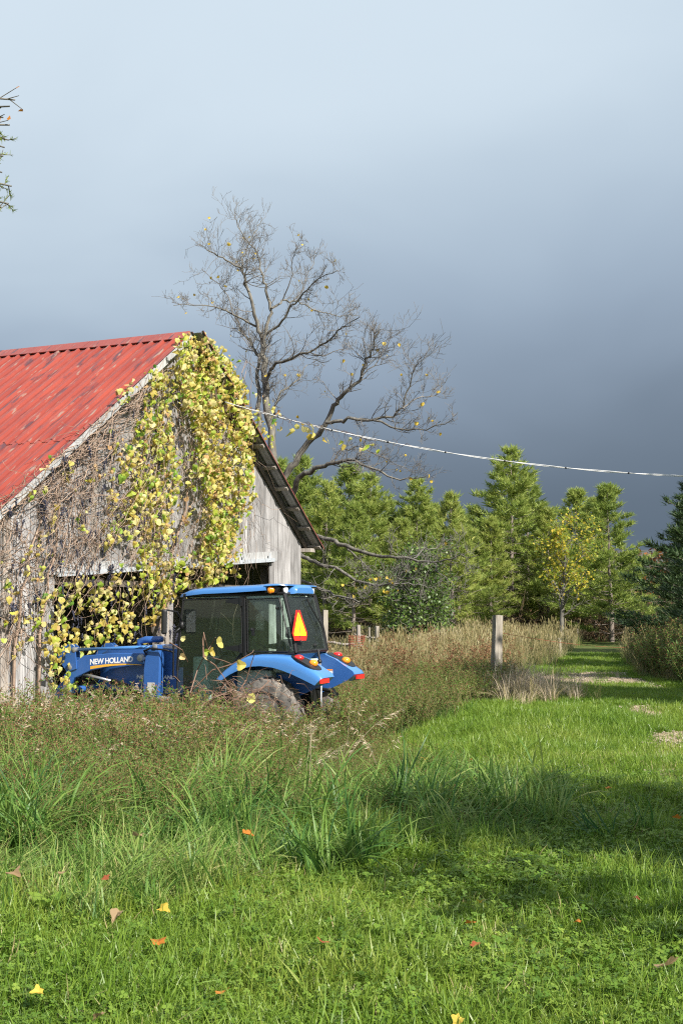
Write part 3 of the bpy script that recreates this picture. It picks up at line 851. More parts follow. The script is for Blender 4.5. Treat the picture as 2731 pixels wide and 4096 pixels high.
# rear fenders
TOPC = [(.86, 1.10), (.70, 1.25), (.47, 1.41), (.28, 1.475), (.08, 1.495), (-.2, 1.495), (-.44, 1.475), (-.66, 1.39), (-.84, 1.28), (-.97, 1.20), (-1.0, 1.15)]
ARCH = [(.74, 1.08), (.60, 1.17), (.38, 1.27), (.22, 1.305), (.05, 1.315), (-.16, 1.295), (-.32, 1.255), (-.50, 1.195), (-.66, 1.13), (-.80, 1.07), (-.88, 1.035)]
for s in (1, -1):
    q = MB(); V = []; m_ = 8
    for (tx, tz), (ax, az) in zip(TOPC, ARCH):
        for (y, f_) in ((.40, 0), (.72, -.0), (.80, .01), (.85, .10), (.875, .30), (.88, .6), (.88, 1.0), (.85, 1.0)):
            V.append((tx + (ax - tx) * f_, s * y, tz + (az - tz) * f_))
    q.add(V, [(i * m_ + k, i * m_ + k + 1, (i + 1) * m_ + k + 1, (i + 1) * m_ + k) for i in range(len(TOPC) - 1) for k in range(m_ - 1)])
    # tail end closes the shell
    q.add([V[(len(TOPC) - 1) * m_ + k] for k in range(m_)] + [(-.88, s * .40, 1.035)], [tuple(range(m_ + 1))])
    fen = q.build('fender', M['blue'], tractor, angle=45)
    # inner wheel-well wall
    q = MB()
    poly = [(t[0] - (.004 if t[0] < 0 else 0), t[1] - .006) for t in TOPC] + [(-.86, 1.04), (-.40, .83), (-.22, .74), (.1, .72), (.5, .8), (.84, 1.06)]
    q.prism(poly, 'y', s * .40, s * .415); q.build('wheel_well', M['blue_shaded'], fen)
    # tail lamp cluster: black surround, red and amber lenses
    def topz(x): return float(np.interp(-x, [-t[0] for t in TOPC], [t[1] for t in TOPC]))
    q = MB(); pts = []
    for k in range(18):
        a = 2 * math.pi * k / 18
        lx, ly = -.65 + .23 * abs(math.cos(a)) ** .7 * np.sign(math.cos(a)), .68 + .19 * abs(math.sin(a)) ** .7 * np.sign(math.sin(a))
        pts.append((lx, s * ly, topz(lx) + .010))
    ctr = (-.63, s * .68, topz(-.63) + .03)
    q.add(pts + [ctr], [(k, (k + 1) % 18, 18) for k in range(18)]); q.add([(x, y, z - .03) for (x, y, z) in pts] + pts, [(k, (k + 1) % 18, 18 + (k + 1) % 18, 18 + k) for k in range(18)])
    q.build('lamp_surround', M['black'], fen)
    q = MB(); q.ball((-.55, s * .75, topz(-.55) + .015), .085, seg=14, rings=8, sc=(1, .9, .6)); q.build('tail_lamp', M['red_lens'], fen, smooth=True)
    q = MB(); q.ball((-.75, s * .64, topz(-.74) + .02), .085, seg=14, rings=8, sc=(.9, .9, .7)); q.build('indicator_lamp', M['amber'], fen, smooth=True)
    q = MB(); q.box((-.965, s * .56, 1.06), (-.94, s * .87, 1.125)); o = q.build('reflector', M['smv_red'], fen)
    o.location = (-.022, 0, .005)
q = MB(); q.box((-.62, -.3985, 1.10), (-.38, -.394, 1.20)); q.build('warning_sticker', M['white_decal'], tractor)
q = MB(); q.box((-.62, -.3975, 1.205), (-.38, -.394, 1.225)); q.build('warning_sticker', M['amber'], tractor)

# slow-vehicle sign on the rear left pillar
def smv(scale, lift, mat, par, name):
    P_ = [(-.045, .24), (.045, .24), (.185, -.125), (.145, -.24), (-.145, -.24), (-.185, -.125)]
    q = MB(); q.prism([(a * scale, b * scale) for a, b in P_], 'x', -.004 - lift, .004 - lift); return q.build(name, mat, par)
sg = smv(1.0, 0, M['smv_red'], tractor, 'slow_vehicle_sign')
sg.location = (-.46, .55, 1.95); sg.rotation_euler = (0, rad(6), rad(-14))
q = MB(); q.prism([(-.012, .20), (.012, .20), (.150, -.13), (.148, -.165), (-.148, -.165), (-.150, -.13)], 'x', -.0095, -.005); q.build('yellow_centre', M['smv_yellow'], sg)
q = MB(); q.tube([(.0, 0, -.26), (.0, 0, .26)], .014); q.tube([(.0, 0, -.22), (.10, .06, -.22)], .012); q.ball((-.01, 0, -.265), .02, seg=8, rings=5); q.build('sign_bracket', M['black'], sg)

# mirror, grab rail
q = MB(); q.tube([(1.60, CW + .03, 1.98), (1.62, CW + .08, 2.10), (1.62, CW + .16, 2.16), (1.66, CW + .42, 2.19), (1.70, CW + .46, 2.16)], .014, 8); q.box((1.58, CW + .01, 1.88), (1.63, CW + .06, 2.0)); q.tube([(1.62, CW + .06, 1.9), (1.68, CW + .1, 1.84), (1.72, CW + .1, 1.7), (1.72, CW + .1, 1.12), (1.66, CW + .02, 1.06)], .015, 8)
mir_arm = q.build('mirror_arm', M['black'], tractor, smooth=True)
q = MB(); q.box((-.055, -.105, -.20), (.03, .105, .20)); mir = q.build('mirror', M['black'], tractor); bevel(mir, .03, 3)
mir.location = (1.72, CW + .42, 2.0); mir.rotation_euler = (0, 0, rad(35))
q = MB(); q.box((-.059, -.085, -.175), (-.0555, .085, .175)); q.build('mirror_glass', M['clear_lens'], mir)
# cab inside
q = MB(); q.box((.05, -.27, 1.02), (.55, .27, 1.14)); q.prism([(.02, 1.12), (.14, 1.12), (.02, 1.72), (-.10, 1.72)], 'y', -.24, .24); q.prism([(-.09, 1.74), (.0, 1.74), (-.02, 1.92), (-.1, 1.92)], 'y', -.14, .14)
bevel(q.build('seat', M['seat'], tractor), .04, 3)
q = MB(); q.box((.45, -.6, .58), (1.66, .6, .64)); q.box((.0, .36, .75), (.62, .60, 1.24)); q.box((.0, -.60, .75), (.62, -.36, 1.24)); q.prism([(1.25, .62), (1.62, .62), (1.62, 1.42), (1.35, 1.42)], 'y', -.28, .28); q.box((-.36, -.56, 1.2), (.0, .56, 1.40))
bevel(q.build('console', M['trim'], tractor), .04, 3)
q = MB(); q.box((-.12, -.56, 2.39), (1.52, .56, 2.44)); q.build('headliner', M['trim'], tractor)
q = MB()
ring = [(1.12 + .19 * math.cos(a) * .72, .19 * math.sin(a), 1.50 + .19 * math.cos(a) * .69) for a in np.linspace(0, 2 * math.pi, 25)]
q.tube(ring, .015, 6); q.tube([(1.12, 0, 1.5), (1.34, 0, 1.3)], .03, 8); q.tube([ring[6], ring[18]], .012); q.build('steering_wheel', M['black'], tractor)
fr('lever', [(.52, .46, 1.22), (.60, .46, 1.46)], .012); fr('lever', [(.42, .48, 1.22), (.46, .48, 1.40)], .012)
q = MB(); q.box((-.02, -.06, -.045), (.02, .06, .045)); o = q.build('inner_mirror', M['black'], tractor); o.location = (.62, .42, 2.15); o.scale = (1, 1.4, 1.6)
q = MB(); q.box((1.03, .64, .42), (1.45, .78, .46)); q.tube([(1.05, .70, .64), (1.05, .72, .44)], .015); q.tube([(1.43, .70, .64), (1.43, .72, .44)], .015); q.build('step', M['black'], tractor)

# loader
for s in (1, -1):
    y0, y1 = s * .54, s * .62
    q = MB(); q.prism([(2.05, .55), (2.34, .55), (2.34, 1.20), (2.30, 1.50), (2.22, 1.61), (2.06, 1.62), (2.03, 1.40)], 'y', s * .50, s * .635); q.box((1.95, s * .2, .55), (2.4, s * .5, .75))
    bevel(q.build('loader_upright', M['blue_shaded'], tractor), .012)
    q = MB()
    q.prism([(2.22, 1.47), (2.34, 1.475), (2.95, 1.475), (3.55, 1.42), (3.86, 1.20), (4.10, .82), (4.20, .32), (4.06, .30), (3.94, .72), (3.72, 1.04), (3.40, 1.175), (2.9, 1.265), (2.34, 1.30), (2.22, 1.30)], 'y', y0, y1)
    arm = bevel(q.build('loader_arm', M['blue_shaded'], tractor), .012)
    q = MB(); q.prism([(3.66, 1.20), (3.70, 1.56), (3.77, 1.61), (3.90, 1.60), (4.08, 1.42), (3.86, 1.14)], 'y', s * .625, s * .645); q.prism([(3.66, 1.20), (3.70, 1.56), (3.77, 1.61), (3.90, 1.60), (4.08, 1.42), (3.86, 1.14)], 'y', s * .515, s * .535)
    q.build('pivot_plate', M['blue_shaded'], arm)
    q = MB(); q.tube([(3.72, s * .58, 1.52), (2.12, s * .58, 1.585)], .028, 12); q.build('levelling_rod', M['blue'], arm, smooth=True)
    q = MB()
    for (x, z, r_) in ((3.72, 1.52, .045), (3.80, 1.22, .045), (2.12, 1.585, .045)):
        q.lathe([(r_, -.03), (r_, .07), (r_ * .6, .08), (0, .08)], (x, s * .58, z), 'y', 14) if s > 0 else q.lathe([(r_, .03), (r_, -.07), (r_ * .6, -.08), (0, -.08)], (x, s * .58, z), 'y', 14)
    q.build('pivot_pin', M['steel'], arm, angle=40)
    q = MB(); q.tube([(2.3, s * .57, .80), (3.0, s * .57, 1.0)], .05, 12); q.tube([(3.0, s * .57, 1.0), (3.62, s * .57, 1.12)], .025, 10, mi=1); q.build('hydraulic_ram', [M['black'], M['steel']], arm, smooth=True)
for (x_, z_) in ((3.95, .82), (2.15, .7)):
    q = MB(); q.tube([(x_, -.58, z_), (x_, .58, z_)], .06, 12); q.build('loader_cross_tube', M['blue_shaded'], tractor, smooth=True)
q = MB(); pts = [(4.15, .32), (4.22, .62), (4.34, .84), (4.30, .86), (4.17, .66), (4.10, .34)]
q.prism([(4.12, .05), (4.9, .02), (4.92, .05), (4.2, .12), (4.16, .35), (4.30, .60), (4.26, .63), (4.10, .38)], 'y', -.85, .85); bevel(q.build('bucket', M['blue_shaded'], tractor), .008)
q = MB(); q.lathe([(.0, .08), (.055, .075), (.06, .05), (.06, .0)], (2.37, .632, 1.40), 'y', 14); q.build('hose_coupler', M['steel'], tractor, angle=40)
q = MB(); q.tube([(2.3, .645, 1.52), (2.2, .68, 1.56), (1.9, .68, 1.54), (1.74, .66, 1.5)], .016, 8); q.tube([(2.28, .64, 1.45), (2.3, .69, 1.52), (2.2, .70, 1.55)], .016, 8); q.build('hose', M['black'], tractor, smooth=True)
q = MB(); q.box((2.12, .636, .80), (2.26, .640, 1.0)); q.build('decal_panel', M['rim'], tractor)

def lettering(text, size, mat, loc, rot, par, offset=.0, width=None):
    cu = bpy.data.curves.new('lettering', 'FONT'); cu.body = text; cu.size = size; cu.offset = offset; cu.extrude = .0008
    cu.space_character = .94; cu.shear = 0.08; cu.resolution_u = 4
    tmp = bpy.data.objects.new('tmp_text', cu); COL.objects.link(tmp)
    dg = bpy.context.evaluated_depsgraph_get()
    me = bpy.data.meshes.new_from_object(tmp.evaluated_get(dg)); me.name = 'lettering'
    bpy.data.objects.remove(tmp); bpy.data.curves.remove(cu)
    me.materials.clear(); me.materials.append(mat)
    o = bpy.data.objects.new('lettering', me); COL.objects.link(o); o.parent = par
    wd = max(v.co.x for v in me.vertices)
    sx = (width / wd) if width else 1
    o.location = loc; o.rotation_euler = rot; o.scale = (sx, 1, 1)
    return o
# text reads left to right seen from the tractor's left: its x axis points to -x (towards the rear), facing +y
tilt = math.atan2(.06, .84)
lettering('NEW HOLLAND', .125, M['white_decal'], (3.41, .6235, 1.275), (math.pi / 2, -tilt, math.pi), tractor, .0042, .86)
lettering('NEW HOLLAND', .085, M['white_decal'], (2.62, .404, 1.05), (math.pi / 2, 0, math.pi), bonnet, .003, .75)
q = MB(); pts = []
for k in range(13):
    f_ = k / 12; x = 3.40 - 1.02 * f_; z = 1.195 + .115 * f_ - .03 * f_ * f_ + .02 * math.sin(f_ * math.pi)
    h_ = .045 * (1 - f_) ** .8 + .006
    pts += [(x, .6228, z), (x, .6228, z + h_)]
q.add(pts, [(2 * k, 2 * k + 2, 2 * k + 3, 2 * k + 1) for k in range(12)]); q.build('swoosh', M['yellow_decal'], tractor)
# hitch at the rear
q = MB(); q.tube([(-.62, .12, 1.36), (-.66, .14, 1.20), (-.70, .24, .80), (-.74, .30, .50)], [.022, .016, .016, .02], 8); q.build('lift_rod', M['steel'], tractor, smooth=True)
q = MB(); q.ball((-.62, .12, 1.37), .04, seg=10, rings=6); q.tube([(-.62, .12, 1.40), (-.58, .10, 1.56)], .018, 8); q.tube([(-.3, .26, .55), (-1.0, .34, .48)], .03, 8); q.tube([(-.3, -.26, .55), (-1.0, -.34, .48)], .03, 8); q.tube([(-.42, 0, .95), (-.8, 0, .9)], .03, 8); q.box((-.5, -.2, .5), (-.3, .2, 1.2)); q.build('hitch', M['black'], tractor)

# ------------------------------------------------------------------ leaf shapes
def leaf_mesh(name, mat, size, lobes, seed, cup=.18, curl=0.0, amp=.11, n=13):
    """one leaf, attached at the origin, blade along +x, ~14 triangles"""
    r = random.Random(seed); q = MB(); pts = []
    for k in range(n):
        a = -math.pi * .93 + 2 * math.pi * .93 * k / (n - 1)
        rr = 0.5 * (1 + amp * math.cos(lobes * a) + r.uniform(-.07, .07)) * (1 - .12 * (abs(a) / math.pi) ** 2)
        if abs(a) > 2.6: rr *= .75
        x = (.46 + rr * math.cos(a)) * size; y = rr * math.sin(a) * size * 1.05
        z = cup * size * (abs(y) / size) ** 1.3 * 1.6 - curl * size * max(0, x / size - .4) ** 2 * 1.5 + r.uniform(-.03, .03) * size
        pts.append((x, y, z))
    pts.append((.42 * size, 0, 0)); pts.append((.06 * size, 0, 0))
    fc = [(k, k + 1, n) for k in range(n - 1)] + [(n - 1, n + 1, n), (n + 1, 0, n)]
    q.add(pts, fc, 0, r.random())
    return q.mesh(name, [mat])

# ------------------------------------------------------------------ grape vine on the gable
vr = random.Random(11)
vine = empty('grape_vine', tuple(barn_world(.6, -.25, 0)), 0)
tag(vine, 'yellowing grape vine sprawling over the barn gable and roof edge', 'vine')
VO = np.array(vine.location)
# leafy masses as pixel outlines on the gable: (outline, leaves, out from wall, colours)
MASS = [
 ([(690, 1345), (770, 1325), (840, 1335), (900, 1400), (960, 1530), (1010, 1680), (1025, 1850), (1000, 1950), (960, 2060), (935, 2180), (900, 2320), (820, 2330), (790, 2200), (850, 2080), (800, 1900), (790, 1740), (730, 1600), (710, 1450)], 2900, (.02, .6), (.50, .27, .06, .17)),
 ([(600, 1470), (690, 1440), (720, 1560), (690, 1700), (715, 1900), (690, 2100), (770, 2290), (690, 2420), (600, 2440), (560, 2280), (510, 2040), (560, 1800)], 900, (.02, .35), (.50, .31, .06, .13)),
 ([(170, 2330), (560, 2260), (640, 2420), (600, 2560), (420, 2580), (220, 2600), (190, 2480)], 330, (.0, .30), (.66, .22, .04, .08)),
 ([(0, 2200), (170, 2250), (230, 2640), (0, 2620)], 50, (.05, .4), (.55, .35, .05, .05)),
 ([(60, 1950), (330, 1800), (560, 1640), (560, 2240), (120, 2260)], 120, (.02, .25), (.62, .22, .06, .10)),
 ([(215, 2530), (330, 2600), (300, 2760), (190, 2760)], 70, (.15, .5), (.6, .35, .05, 0)),
 ([(830, 1400), (1080, 1600), (1130, 1760), (1050, 1800), (1000, 1650)], 70, (-.1, .5), (.55, .35, .05, .05)),
 ([(430, 1640), (640, 1430), (760, 1500), (1000, 1800), (960, 2200), (760, 2300), (460, 2250)], 420, (.02, .3), (.45, .30, .08, .17)),
 ([(700, 2290), (830, 2310), (800, 2345), (700, 2340)], 24, (.05, .4), (.5, .45, .05, 0)),
]
def inside(poly, x, y):
    c = False; n = len(poly); j = n - 1
    for i in range(n):
        xi, yi = poly[i]; xj, yj = poly[j]
        if (yi > y) != (yj > y) and x < (xj - xi) * (y - yi) / (yj - yi + 1e-9) + xi: c = not c
        j = i
    return c
LM = {}
for key in ('vine_yellow', 'vine_lime', 'vine_green', 'vine_tan'):
    LM[key] = [leaf_mesh('leaf', M[key], 1.0, 5 if k % 2 else 3, 40 + k, .12 + .16 * k, .35 * k) for k in range(5)]
leaves = []
for poly, cnt, (o0, o1), wts in MASS:
    xs_ = [p[0] for p in poly]; ys_ = [p[1] for p in poly]; got = 0
    # leaves hang in strings below each other, so clumps and gaps form
    while got < cnt:
        x = vr.uniform(min(xs_), max(xs_)); y = vr.uniform(min(ys_), max(ys_))
        run = vr.randint(1, 7); fuzz = vr.gauss(0, 26) if vr.random() < .4 else 0; off = vr.uniform(o0, o1) ** 1.0
        for _ in range(run):
            if inside(poly, x + fuzz, y + fuzz * .6):
                key = vr.choices(('vine_yellow', 'vine_lime', 'vine_green', 'vine_tan'), wts)[0]
                leaves.append((x, y, off + vr.uniform(-.05, .05), key)); got += 1
            x += vr.gauss(0, 15); y += vr.uniform(4, 24)
def gable_world(px, py, out):
    uu, zz = GP(px, py, WALL - .03 - out)
    return barn_world(uu, WALL - .03 - out, zz)
leaves.sort(key=lambda t: -t[2] + vr.uniform(-.3, .3))
rest = {k: MB() for k in LM}
nrm = np.array([-rv[0], -rv[1], 0.0])
def leaf_frame():
    """blade hangs down, face turned to the light, with wide scatter"""
    d = np.array([vr.gauss(0, .5), vr.gauss(0, .5), -1.0]); d /= np.linalg.norm(d)
    nn_ = nrm * vr.uniform(.5, 1.2) + np.array([vr.gauss(.12, .45), vr.gauss(-.1, .45), vr.uniform(0, .9)])
    nn_ -= d * (nn_ @ d); nn_ /= np.linalg.norm(nn_)
    s_ = np.cross(nn_, d)
    return np.stack([d, s_, nn_], 1)
keep = []
for i, (px, py, off, key) in enumerate(leaves):
    p = gable_world(px, py, off) - VO
    R_ = leaf_frame(); sz = vr.choice((vr.uniform(.045, .09), vr.uniform(.06, .12), vr.uniform(.09, .155))) * (0.85 if key == 'vine_tan' else 1)
    if i < 270:
        o = bpy.data.objects.new('leaf', vr.choice(LM[key])); COL.objects.link(o); o.parent = vine
        m = Matrix(R_.tolist()).to_4x4() @ Matrix.Scale(sz, 4); m.translation = Vector(p); o.matrix_local = m
    else:
        me = vr.choice(LM[key])
        co = np.empty(len(me.vertices) * 3); me.vertices.foreach_get('co', co); co = co.reshape(-1, 3)
        rest[key].np_add(co @ R_.T * sz + p, np.array([list(f.vertices) for f in me.polygons]), 0, [vr.random()] * len(me.polygons))
allr = MB()
keys = list(rest)
for mi, k in enumerate(keys):
    r_ = rest[k]; o0 = len(allr.v); allr.v += r_.v; allr.f += [tuple(i + o0 for i in f) for f in r_.f]; allr.m += [mi] * len(r_.f); allr.r += r_.r
# colour of the joined leaves follows the per-leaf value alone
def alone(mname):
    m2 = M[mname].copy(); m2.name = mname + '_mass'
    for nd in m2.node_tree.nodes:
        if nd.type == 'MATH' and nd.operation == 'MULTIPLY':
            nd.inputs[1].default_value = 1.0 if any(l.from_node.type == 'ATTRIBUTE' for l in nd.inputs[0].links) else 0.0
    return m2
fo = allr.build('foliage', [alone(k) for k in keys], vine); tag(fo, kind='stuff')
# stems: tangle of brown runners over the left half, hanging strings elsewhere
sb_ = MB()
def runner(px, py, dx, dy, n, off, r0):
    pts = []
    for k in range(n):
        pts.append(gable_world(px, py, max(.0, off)) - VO)
        px += dx + vr.gauss(0, 9); py += dy + vr.gauss(0, 9); dx += vr.gauss(0, 5); dy += vr.gauss(0, 5); off += vr.gauss(0, .02)
        u_, z_ = GP(px, py)
        if z_ > roof_z(u_) - .1: py += 30
        if z_ < .3: break
    if len(pts) > 2: sb_.tube(pts, list(np.linspace(r0, r0 * .4, len(pts))), 3, 0, vr.random(), cap=False)
for _ in range(560):
    px = vr.uniform(-60, 620); t_ = 1965 - .82 * max(px, 0)
    py = vr.uniform(t_ + 15, 2560 if px < 180 else 2230)
    if vr.random() < .55: runner(px, py, vr.uniform(-6, 6), vr.uniform(12, 30), vr.randint(6, 14), vr.uniform(.01, .22), vr.uniform(.004, .010))
    else: runner(px, py, vr.uniform(-28, 28), vr.uniform(-22, 14), vr.randint(6, 12), vr.uniform(.01, .2), vr.uniform(.004, .010))
for _ in range(90):     # runners climbing along the left rake
    px = vr.uniform(-40, 520); py = 1965 - .82 * px + vr.uniform(10, 120)
    runner(px, py, vr.uniform(16, 30), vr.uniform(-24, -10), vr.randint(6, 12), vr.uniform(.02, .15), vr.uniform(.005, .012))
for _ in range(260):
    px = vr.uniform(560, 1010); py = vr.uniform(1420, 2200)
    runner(px, py, vr.uniform(-5, 5), vr.uniform(16, 36), vr.randint(6, 16), vr.uniform(.05, .45), vr.uniform(.003, .007))
for _ in range(34):
    px = vr.uniform(180, 720); runner(px, vr.uniform(2240, 2420), vr.uniform(-8, 8), vr.uniform(12, 24), vr.randint(5, 10), vr.uniform(.05, .3), vr.uniform(.003, .006))
for (px, py) in ((60, 2600), (160, 2600), (640, 2520), (800, 2300)):       # old woody trunks
    pts = []; x, y = px, py
    while y > 1900 - (px > 500) * 300:
        pts.append(gable_world(x, y, .06) - VO); y -= 60; x += vr.gauss(5, 14)
    if py == 2600: pts.insert(0, np.array([pts[0][0], pts[0][1], -.1]) - np.array([0, 0, 0]))
    sb_.tube(pts, list(np.linspace(.03, .012, len(pts))), 5, 0, .3)
st_o = sb_.build('stem', M['vine_stem'], vine); tag(st_o, kind='stuff')
# grape bunches
gq = MB(); gr_ = random.Random(5)
gq.tube([(0, 0, .03), (0, 0, -.15)], .012, 4)
for k in range(26):
    h_ = gr_.random(); gq.ball((gr_.uniform(-.026, .026) * (1.1 - h_), gr_.uniform(-.026, .026) * (1.1 - h_), -.15 * h_), .0105, seg=5, rings=3)
gme = gq.mesh('grape_bunch', [M['grape']], True)
for _ in range(210):
    while True:
        px = vr.uniform(20, 720); py = vr.uniform(1500, 2560)
        if py > 1990 - .82 * px + 40: break
    p = gable_world(px, py, vr.uniform(.03, .22)) - VO
    link('grape_bunch', gme, vine, p, (vr.gauss(0, .15), vr.gauss(0, .15), vr.uniform(0, 6)), (vr.uniform(.8, 1.25),) * 3)

# ------------------------------------------------------------------ overhead cable
wp = [(900, 1601), (1000, 1637), (1250, 1711), (1560, 1779), (1784, 1804), (2050, 1842), (2370, 1878), (2731, 1908)]
W3 = np.array([PX(x, y, 24.6 - 2.6 * (x - 900) / 1830) for x, y in wp])
cz = np.polyfit(W3[:, 0], W3[:, 2], 2); cy = np.polyfit(W3[:, 0], W3[:, 1], 1)
XE = 15.5
cable = empty('overhead_cable', tuple(W3[0]), 0); tag(cable, 'pale twisted overhead service cable strung from the barn gable', 'cable')
X_ = np.linspace(W3[0][0], XE, 150)
base = np.stack([X_, np.polyval(cy, X_), np.polyval(cz, X_)], 1) - W3[0]
for ph in (0, math.pi):
    q = MB(); tw = X_ * 3.0 + ph
    q.tube(base + np.stack([0 * X_, np.cos(tw) * .010, np.sin(tw) * .010], 1), .0062, 6); q.build('strand', M['cable'], cable, smooth=True)
for i in range(9, 150, 9):
    q = MB(); q.tube([base[i] - (base[i] - base[i - 1]) * .12, base[i] + (base[i] - base[i - 1]) * .10], .018, 8); q.build('clip', M['black'], cable)
# vine shoots running out along the cable
q = MB()
for k in range(30):
    i = int(3 + 26 * vr.random() ** 1.4); p = base[i] + W3[0]; e = p + np.array([vr.uniform(-.1, .1), vr.uniform(-.1, .1), -vr.uniform(.02, .22)])
    if k < 26:
        key = vr.choices(('vine_yellow', 'vine_lime', 'vine_tan'), (.6, .3, .1))[0]
        o = bpy.data.objects.new('leaf', vr.choice(LM[key])); COL.objects.link(o); o.parent = vine
        m = Matrix(leaf_frame().tolist()).to_4x4() @ Matrix.Scale(vr.uniform(.08, .16), 4); m.translation = Vector(e - VO); o.matrix_local = m
    q.tube([p - VO, (p + e) / 2 - VO + np.array([vr.gauss(0, .03), 0, 0]), e - VO], [.004, .003, .002], 3, cap=False)
for k in range(4): q.tube([base[i] + W3[0] - VO + np.array([0, vr.gauss(0, .025), vr.gauss(0, .03)]) for i in range(2, 24 + 4 * k)], .0035, 3, cap=False)
tag(q.build('shoot', M['cane'], vine), kind='stuff')
px_, py_, pz_ = X_[-1], base[-1][1] + W3[0][1], base[-1][2] + W3[0][2]
pole = empty('utility_pole', (px_ + .2, py_, float(terrain(px_, py_)) - .2)); tag(pole, 'tall grey wooden pole carrying the pale cable', 'pole')
q = MB(); q.tube([(0, 0, 0), (0.02, 0, 4), (0, 0, pz_ + 1.2)], [.15, .13, .11], 12); q.build('shaft', M['post'], pole, smooth=True)
q = MB(); q.lathe([(.05, -.06), (.05, .02), (.03, .06), (0, .07)], (-.18, 0, pz_ - float(terrain(px_, py_)) + .2), 'z', 10); q.tube([(-.18, 0, pz_ - float(terrain(px_, py_)) + .14), (0, 0, pz_ - float(terrain(px_, py_)) + .1)], .02); q.build('insulator', M['black'], pole)

# ------------------------------------------------------------------ branching trees
def unit(v):
    return v / (math.sqrt(float(v @ v)) + 1e-12)
def grow(q, p, d, length, r, level, R, tips, up=.25, wig=.28, kids=(3, 5), minr=.0055, spread=(35, 65)):
    n = 4 if level < 2 else 3
    pts = [p]; step = length / n; dirs = [d]
    for k in range(n):
        d = unit(d + np.array([R.gauss(0, wig), R.gauss(0, wig), R.gauss(up * .35, wig)]))
        p = p + d * step; pts.append(p); dirs.append(d)
    rr = list(np.linspace(r, max(minr, r * .45), n + 1))
    q.tube(pts, rr, 4 if r > .03 else 3, 0, R.random(), cap=False)
    tips.append((pts[-1], d, level))
    if level <= 0: return
    for _ in range(R.randint(*kids)):
        f = R.uniform(.25, 1.0); i = min(int(f * n), n - 1); t = f * n - i
        b = pts[i] * (1 - t) + pts[i + 1] * t
        ax = unit(np.array([R.gauss(0, 1), R.gauss(0, 1), R.gauss(0, .7)])); dd_ = dirs[i + 1]
        side = unit(ax - dd_ * (ax @ dd_)); an = rad(R.uniform(*spread))
        nd = unit(dd_ * math.cos(an) + side * math.sin(an) + np.array([0, 0, up * .5]))
        grow(q, b, nd, length * R.uniform(.45, .75), max(minr, rr[i] * R.uniform(.4, .6)), level - 1, R, tips, up, wig, kids, minr, spread)

